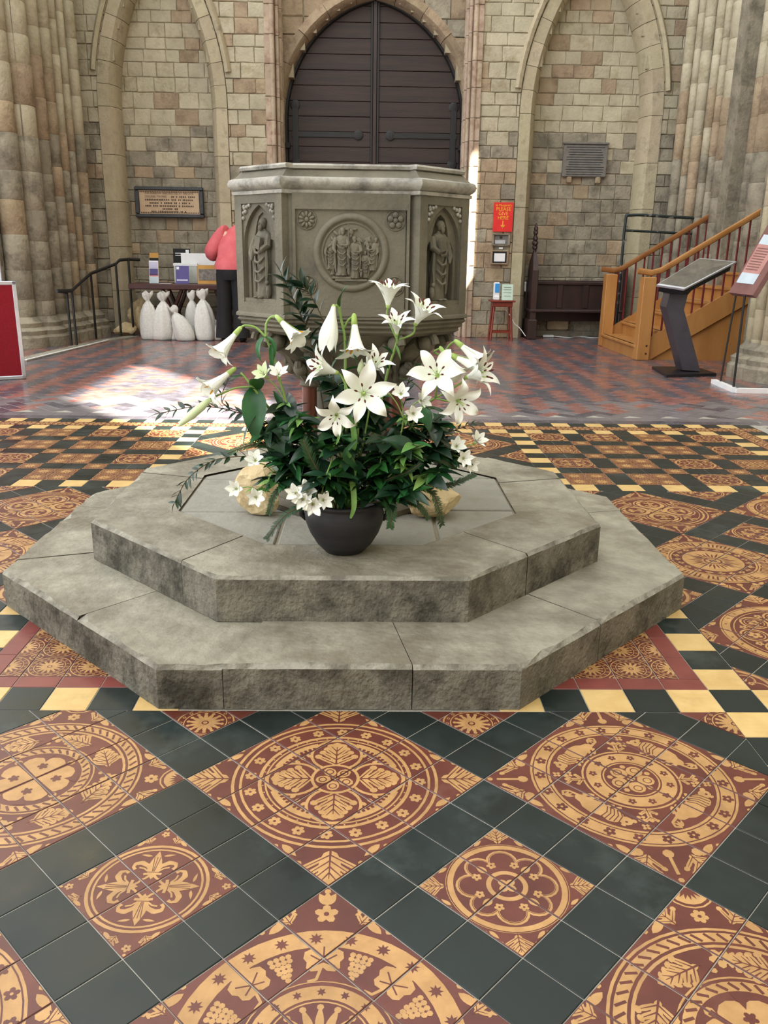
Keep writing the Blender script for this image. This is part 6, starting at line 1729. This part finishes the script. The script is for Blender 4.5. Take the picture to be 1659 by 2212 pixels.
# -- red display board at the left edge
bl, br = P(-120, 828, z=0), P(57, 818, z=0)
t = thing('display_board', 'dark red felt display board with a silver frame at the left edge', 'board', (br.x, br.y, 0))
top = P(33, 607, y=br.y).z; d = (bl-br); d.z = 0; L_ = d.length; ang = math.atan2(d.y, d.x)
def db(x0, x1, y0, y1, z0, z1, nm, m_, bev=.0):
    M_ = Matrix.Rotation(ang, 3, 'Z'); c = Vector((br.x, br.y, 0))+M_ @ Vector(((x0+x1)/2, (y0+y1)/2, (z0+z1)/2))
    MB().box(c, (x1-x0, y1-y0, z1-z0), rot=M_, bev=bev).build(nm, m_, t)
db(.03, L_, -.012, .012, .03, top-.03, 'felt_panel', m_felt); db(0, .035, -.018, .018, .0, top, 'side_frame', m_alu, .006)
db(0, L_, -.018, .018, top-.035, top, 'top_frame', m_alu, .006); db(0, L_, -.018, .018, 0.0, .035, 'bottom_frame', m_alu, .006)
pa = P(6, 606, y=br.y); MB().box((pa.x-.02, pa.y, top+.08), (.03, .02, .18), bev=.005).build('upper_clip', m_alu, t)

# ================================================================== RIGHT SIDE
# -- small stool with leaflets
SYY = 10.45
x0, x1 = P(1060, 650, y=SYY).x, P(1108, 650, y=SYY).x; zt = P(1082, 648, y=SYY).z; cx = (x0+x1)/2
t = thing('plant_stool', 'small red mahogany stool table against the right pier', 'stool', (cx, SYY, 0))
MB().box((cx, SYY, zt-.012), (x1-x0+.03, .30, .024), bev=.008).build('stool_top', m_mahog, t); MB().box((cx, SYY, zt-.055), (x1-x0-.04, .24, .065), bev=.005).build('apron', m_mahog, t)
for sx in (-1, 1):
    for sy in (-1, 1): MB().tube([(cx+sx*.115, SYY+sy*.09, zt-.03), (cx+sx*.15, SYY+sy*.115, 0)], .015, 8).build('leg', m_mahog, t)
    MB().box((cx, SYY+sx*.105, .12), (.27, .018, .025)).build('stretcher', m_mahog, t); MB().box((cx+sx*.14, SYY, .12), (.018, .2, .025)).build('stretcher', m_mahog, t)
xx = P(1072, 646, y=SYY-.06).x
t = thing('sanitiser_dispenser', 'white dispenser with a bright blue window on the small stool', 'dispenser', (xx, SYY-.05, zt))
MB().box((xx, SYY-.04, zt+.12), (.085, .06, .24), bev=.012).build('housing', m_white, t); MB().box((xx+.004, SYY-.073, zt+.165), (.06, .012, .12), bev=.008).build('blue_window', m_blue, t); MB().box((xx, SYY-.07, zt+.03), (.08, .03, .055), bev=.008).build('foot', m_white, t)
xx = P(1095, 646, y=SYY-.06).x
card('leaflet_card', 'pale green notice propped on the small stool', 'leaflet', xx, SYY-.08, .155, .215, m_green, .12, [('printed_text', 0, .175, .10, .006, m_ink), ('printed_text', 0, .145, .11, .004, m_slateplq), ('printed_text', 0, .105, .11, .004, m_slateplq), ('printed_text', 0, .06, .09, .004, m_slateplq)], z=zt)
# -- cable from the stool, socket, extension lead
pts = [P(1088, 664, y=10.6), P(1098, 676, y=10.55), P(1104, 685, y=10.5), P(1112, 700, y=10.5), P(1122, 708, y=10.5), P(1136, 712, y=10.45)]
pts[-1].z = .06
tag(MB().tube(catmull(pts, 5), .006, 6).build('white_cable', m_white), 'white cable drooping from the small stool towards the pew', 'cable')
pa = P(1136, 620, y=WY+.18)
t = thing('wall_socket', 'white wall socket with a yellow plug beside the pew', 'socket', (pa.x, WY+.2, pa.z)); MB().box((pa.x, WY+.26, pa.z), (.05, .12, .14), bev=.01).build('socket_plate', m_white, t); MB().box((pa.x+.04, WY+.22, pa.z), (.04, .05, .05), bev=.008).build('plug', m_yellow, t)
PWY = 10.25
pa = P(1184, 729, z=0.0); 
t = thing('extension_lead', 'white extension lead lying on the floor under the pew', 'lead', (pa.x, pa.y, 0)); MB().box((pa.x, pa.y, .02), (.16, .05, .035), bev=.008).build('socket_block', m_white, t)
MB().tube(catmull([(pa.x+.08, pa.y, .02), (pa.x+.3, pa.y-.05, .008), (pa.x+.5, pa.y+.12, .008), (pa.x+.66, pa.y-.04, .008), (pa.x+.9, pa.y+.1, .008), (pa.x+1.05, pa.y-.02, .008)], 5), .007, 6).build('flex', m_white, t)
# -- pew
a = P(1140, 733, z=0); PY_ = a.y-.02; xl = a.x; 
t = thing('church_pew', 'dark oak pew with a carved poppyhead end below the right recess', 'pew', (xl, PY_, 0))
zb, zs_ = P(1240, 609, y=PY_+.42).z, P(1240, 672, y=PY_+.1).z
ex = .10
prof = [(0, 0), (.0, .28), (.012, .30), (.012, .62), (.03, .80), (.055, .95), (.07, 1.0)]
b = MB(); b.box((xl+.05, PY_+.22, .14), (.13, .46, .28), bev=.012); b.box((xl+.06, PY_+.24, .62), (.085, .40, .70), bev=.012)
b.loft([[(xl+.06-w_, PY_+.22-dd, z), (xl+.06+w_, PY_+.22-dd, z), (xl+.06+w_, PY_+.26+dd, z), (xl+.06-w_, PY_+.26+dd, z)] for w_, dd, z in ((.04, .17, .96), (.035, .12, 1.08), (.025, .06, 1.16), (.02, .04, 1.2))], True, True)
b.build('bench_end', m_pew, t)
b = MB()
for z, r_ in ((1.22, .035), (1.27, .05), (1.33, .06), (1.39, .05), (1.43, .03), (1.47, .045), (1.52, .04), (1.56, .025)):
    b.ball((xl+.06, PY_+.24, z), (r_*.8, r_*1.1, .04), 10, 6)
    for sy in (-1, 1): b.ball((xl+.06, PY_+.24+sy*r_, z-.01), (r_*.5, r_*.5, .03), 8, 5)
b.build('poppyhead', m_pew, t, True)
XE = xl+1.38
MB().box(((xl+XE)/2, PY_+.42, (zb+.22)/2+.02), (XE-xl, .035, zb-.22)).build('back_board', m_pew, t)
MB().box(((xl+XE)/2, PY_+.40, zb-.02), (XE-xl, .06, .05), bev=.01).build('top_rail', m_pew, t)
for k in range(4): MB().box((xl+.12+k*.38, PY_+.395, (zb+zs_)/2), (.08, .03, zb-zs_-.04), bev=.006).build('stile', m_pew, t)
MB().box(((xl+XE)/2, PY_+.22, zs_), (XE-xl, .40, .035), bev=.01).build('seat', m_pew, t)
MB().box((XE-.05, PY_+.24, .5), (.08, .42, 1.0), bev=.012).build('bench_end', m_pew, t)
pa = P(1205, 707, y=PY_+.45); o = MB().box((pa.x, PY_+.50, .17), (.32, .10, .15), bev=.02).build('brick_block', m_warm); tag(o, 'brown brick on the ledge under the pew', 'brick')
o = MB().box((3.08, RY-.035, .045), (1.4, .06, .09), bev=.01).build('stone_ledge', m_grey); tag(o, 'low stone ledge along the foot of the right recess', 'ledge')
# -- garment rail
GY = 10.06
t = thing('garment_rail', 'black metal garment rail with peeling white tape behind the stairs', 'rail', (P(1350, 720, y=GY).x, GY, 0))
L0, R0 = P(1352, 470, y=GY), P(1530, 482, y=GY); zt = L0.z
g0 = Vector((L0.x, GY, .08)); g1 = Vector((R0.x, GY, .08))
MB().tube(catmull([g0, Vector((L0.x, GY, zt*.5)), Vector((L0.x, GY, zt-.06)), Vector((L0.x+.07, GY, zt+.03)), Vector(((L0.x+R0.x)/2, GY, zt+.02)), Vector((R0.x-.07, GY, zt-.01)), Vector((R0.x, GY, zt-.1)), Vector((R0.x, GY, zt*.5)), g1], 5), .019, 8).build('frame_tube', m_pole, t, 'all')
MB().tube([(L0.x, GY, zt-.16), (R0.x, GY, zt-.2)], .016, 8).build('hanging_bar', m_pole, t)
for g in (g0, g1): MB().box((g.x, GY, .05), (.05, .16, .04), bev=.008).build('foot', m_steel, t)
# -- timber stair
NY, FY_ = P(1385, 777, z=0).y, P(1310, 746, z=0).y-.05
n0 = P(1383, 777, y=NY); f0 = P(1306, 747, y=FY_)
ntop, ftop = P(1383, 598, y=NY).z, P(1306, 592, y=FY_).z
nw = .145
t = thing('timber_stair', 'honey oak staircase with dark red balusters and oak handrails on the right', 'staircase', (n0.x, NY, 0))
for (p_, yy, zt) in ((n0, NY, ntop), (f0, FY_, ftop)): MB().box((p_.x, yy, zt/2), (nw, .16, zt), bev=.008).build('newel_post', m_oak, t)
for dz in (.08, .17): MB().ball((n0.x+.03, NY-.08, dz), (.013, .008, .013), 8, 5).build('dowel', m_dtable, t)
RISE, RUN = .165, .27
NS = 11; sx0 = n0.x-.05
for k in range(NS):
    xs = sx0+k*RUN; zz = (k+1)*RISE
    MB().box((xs+.012, (NY+FY_)/2, zz-RISE/2), (.024, FY_-NY-.02, RISE)).build('riser', m_oak, t)
    MB().box((xs+RUN/2-.01, (NY+FY_)/2, zz-.016), (RUN+.04, FY_-NY-.02, .032), bev=.006).build('tread', m_oak, t)
sl = RISE/RUN
for yy in (NY, FY_):
    xa, xb = n0.x, sx0+NS*RUN; b = MB()
    poly = [(xa, 0), (xa+.1, 0), (xb, (xb-xa-.1)*sl), (xb, (xb-xa)*sl+.21), (xa, .21)]
    b.loft([[(x, yy-.025, z) for x, z in poly], [(x, yy+.025, z) for x, z in poly]], True, True); b.build('stringer', m_oak, t)
b = MB(); poly = [(n0.x+.12, 0), (sx0+NS*RUN, 0), (sx0+NS*RUN, (NS*RUN-.2)*sl), (n0.x+.14, 0.0)]
b.loft([[(x, NY+.012, z) for x, z in poly[:3]], [(x, NY+.03, z) for x, z in poly[:3]]], True, True); b.build('side_panel', m_oak, t)
for yy, zt, xr in ((NY, ntop, n0.x), (FY_, ftop, f0.x)):
    z0 = zt+.045
    path = [(xr-.13, yy, z0+.02), (xr+.03, yy, z0+.0), (xr+.14, yy, z0+.03), (xr+NS*RUN, yy, z0+.02+(NS*RUN-.1)*sl)]
    MB().tube(path, .034, 8, flat=.75).build('handrail', m_oakr if yy == FY_ else m_oak, t, True)
    k = 0; xx = xr+.10
    while xx < xr+NS*RUN-.05:
        zlo = (xx-xr)*sl+.18; zhi = z0+.02+(xx-xr-.1)*sl
        MB().tube([(xx, yy, max(zlo, .2)), (xx, yy, zhi)], .0125, 6).build('baluster', m_brail, t); xx += .11
# -- black display lectern
a_, b_, c_, d_ = P(1408, 797, z=0), P(1440, 816, z=0), P(1547, 812, z=0), P(1500, 797, z=0)
t = thing('display_lectern', 'angular black metal lectern with a tilted glass topped display', 'lectern', ((a_.x+c_.x)/2, (a_.y+c_.y)/2, 0))
base = [(a_.x, a_.y), (b_.x, b_.y), (c_.x, c_.y), (d_.x, d_.y)]
bo = MB(); bo.loft([[(x, y, z) for x, y in base] for z in (0, .028)], True, True); bo.build('base_plate', m_steel, t)
LY = (a_.y+c_.y)/2-.05
y0, y1 = LY-.1, LY+.1
def wedge(lo, hi, nm, m_):
    """bar between two pixel-measured pairs (left,right) at low and high, with front y0 and back y1"""
    def pt(u, v, yy): k = P(u, v, y=LY); return Vector((k.x, yy, k.z))
    r0 = [pt(*lo[0], y0), pt(*lo[1], y0), pt(*lo[1], y1), pt(*lo[0], y1)]; r1 = [pt(*hi[0], y0), pt(*hi[1], y0), pt(*hi[1], y1), pt(*hi[0], y1)]
    MB().loft([r0, r1], True, True).build(nm, m_, t)
wedge(((1467, 797), (1505, 799)), ((1432, 662), (1470, 668)), 'column', m_slate)
wedge(((1432, 662), (1470, 668)), ((1440, 634), (1478, 636)), 'neck', m_slate)
wedge(((1440, 634), (1478, 636)), ((1436, 622), (1490, 622)), 'bracket', m_steel)
tp = [P(1418, 615, y=LY-.22), P(1478, 624, y=LY-.28), P(1591, 565, y=LY-.12), P(1512, 557, y=LY+.22)]
nrm = (tp[1]-tp[0]).cross(tp[3]-tp[0]).normalized(); nrm = nrm if nrm.z > 0 else -nrm
b = MB(); b.loft([[p_-nrm*.02 for p_ in tp], [p_ for p_ in tp]], True, True); b.build('top_frame', m_alu, t)
cen = sum(tp, Vector())/4; ins = [p_.lerp(cen, .07)+nrm*.002 for p_ in tp]
b = MB(); b.loft([[p_-nrm*.003 for p_ in ins], [p_+nrm*.003 for p_ in ins]], True, True); b.build('glass', m_glass, t)
und = [p_.lerp(cen, .10)-nrm*.02 for p_ in tp]; b = MB(); b.loft([[p_-nrm*.07 for p_ in und], und], True, True); b.build('display_case', m_steel, t)
# -- reading panel on two rods by the near pier
RYP = 5.95
t = thing('reading_panel', 'tilted brown information panel on two thin rods at the right edge', 'information panel', (P(1570, 838, z=0).x, P(1570, 838, z=0).y, 0))
f1, f2, f3 = P(1541, 828, z=0), P(1588, 848, z=0), P(1700, 850, z=0)
def bar(p0, p1, w, h, nm, m_):
    d = p1-p0; n_ = Vector((-d.y, d.x, 0)).normalized()*w/2
    MB().loft([[p0-n_, p1-n_, p1+n_, p0+n_], [q+Vector((0, 0, h)) for q in (p0-n_, p1-n_, p1+n_, p0+n_)]], True, True).build(nm, m_, t)
bar(f1, f2, .05, .04, 'foot_bar', m_white); bar(f2, f3, .06, .04, 'foot_bar', m_white)
r1b, r2b = P(1556, 826, z=.03), P(1584, 838, z=.03)
r1t, r2t = P(1590, 636, y=r1b.y), P(1609, 638, y=r2b.y)
MB().tube([r1b, r1t], .009, 8).build('rod', m_iron, t); MB().tube([r2b, r2t], .011, 8).build('rod', m_iron, t)
tp = [P(1574, 632, y=r1b.y-.03), P(1626, 638, y=r2b.y-.12), P(1730, 470, y=r2b.y+.05), P(1672, 462, y=r1b.y+.2)]
nrm = (tp[1]-tp[0]).cross(tp[3]-tp[0]).normalized(); nrm = nrm if nrm.y < 0 else -nrm
b = MB(); b.loft([[p_-nrm*.045 for p_ in tp], tp], True, True); b.build('board', m_brownp, t)
def onb(s0, s1, e0, e1, nm, m_, k=.003):
    f = lambda s_, e_: tp[0].lerp(tp[3], s_).lerp(tp[1].lerp(tp[2], s_), e_)+nrm*k
    c4 = [f(s0, e0), f(s0, e1), f(s1, e1), f(s1, e0)]
    b = MB(); b.loft([[p_-nrm*.002 for p_ in c4], c4], True, True); b.build(nm, m_, t)
onb(.13, .26, .08, .78, 'printed_band', m_ltblue); onb(.26, .62, .08, .78, 'printed_text_area', m_pinkp); onb(.62, .74, .08, .78, 'printed_band', m_ltblue)
for k in range(9): onb(.30+k*.033, .312+k*.033, .14, .62, 'text_line', m_brownp, .0045)
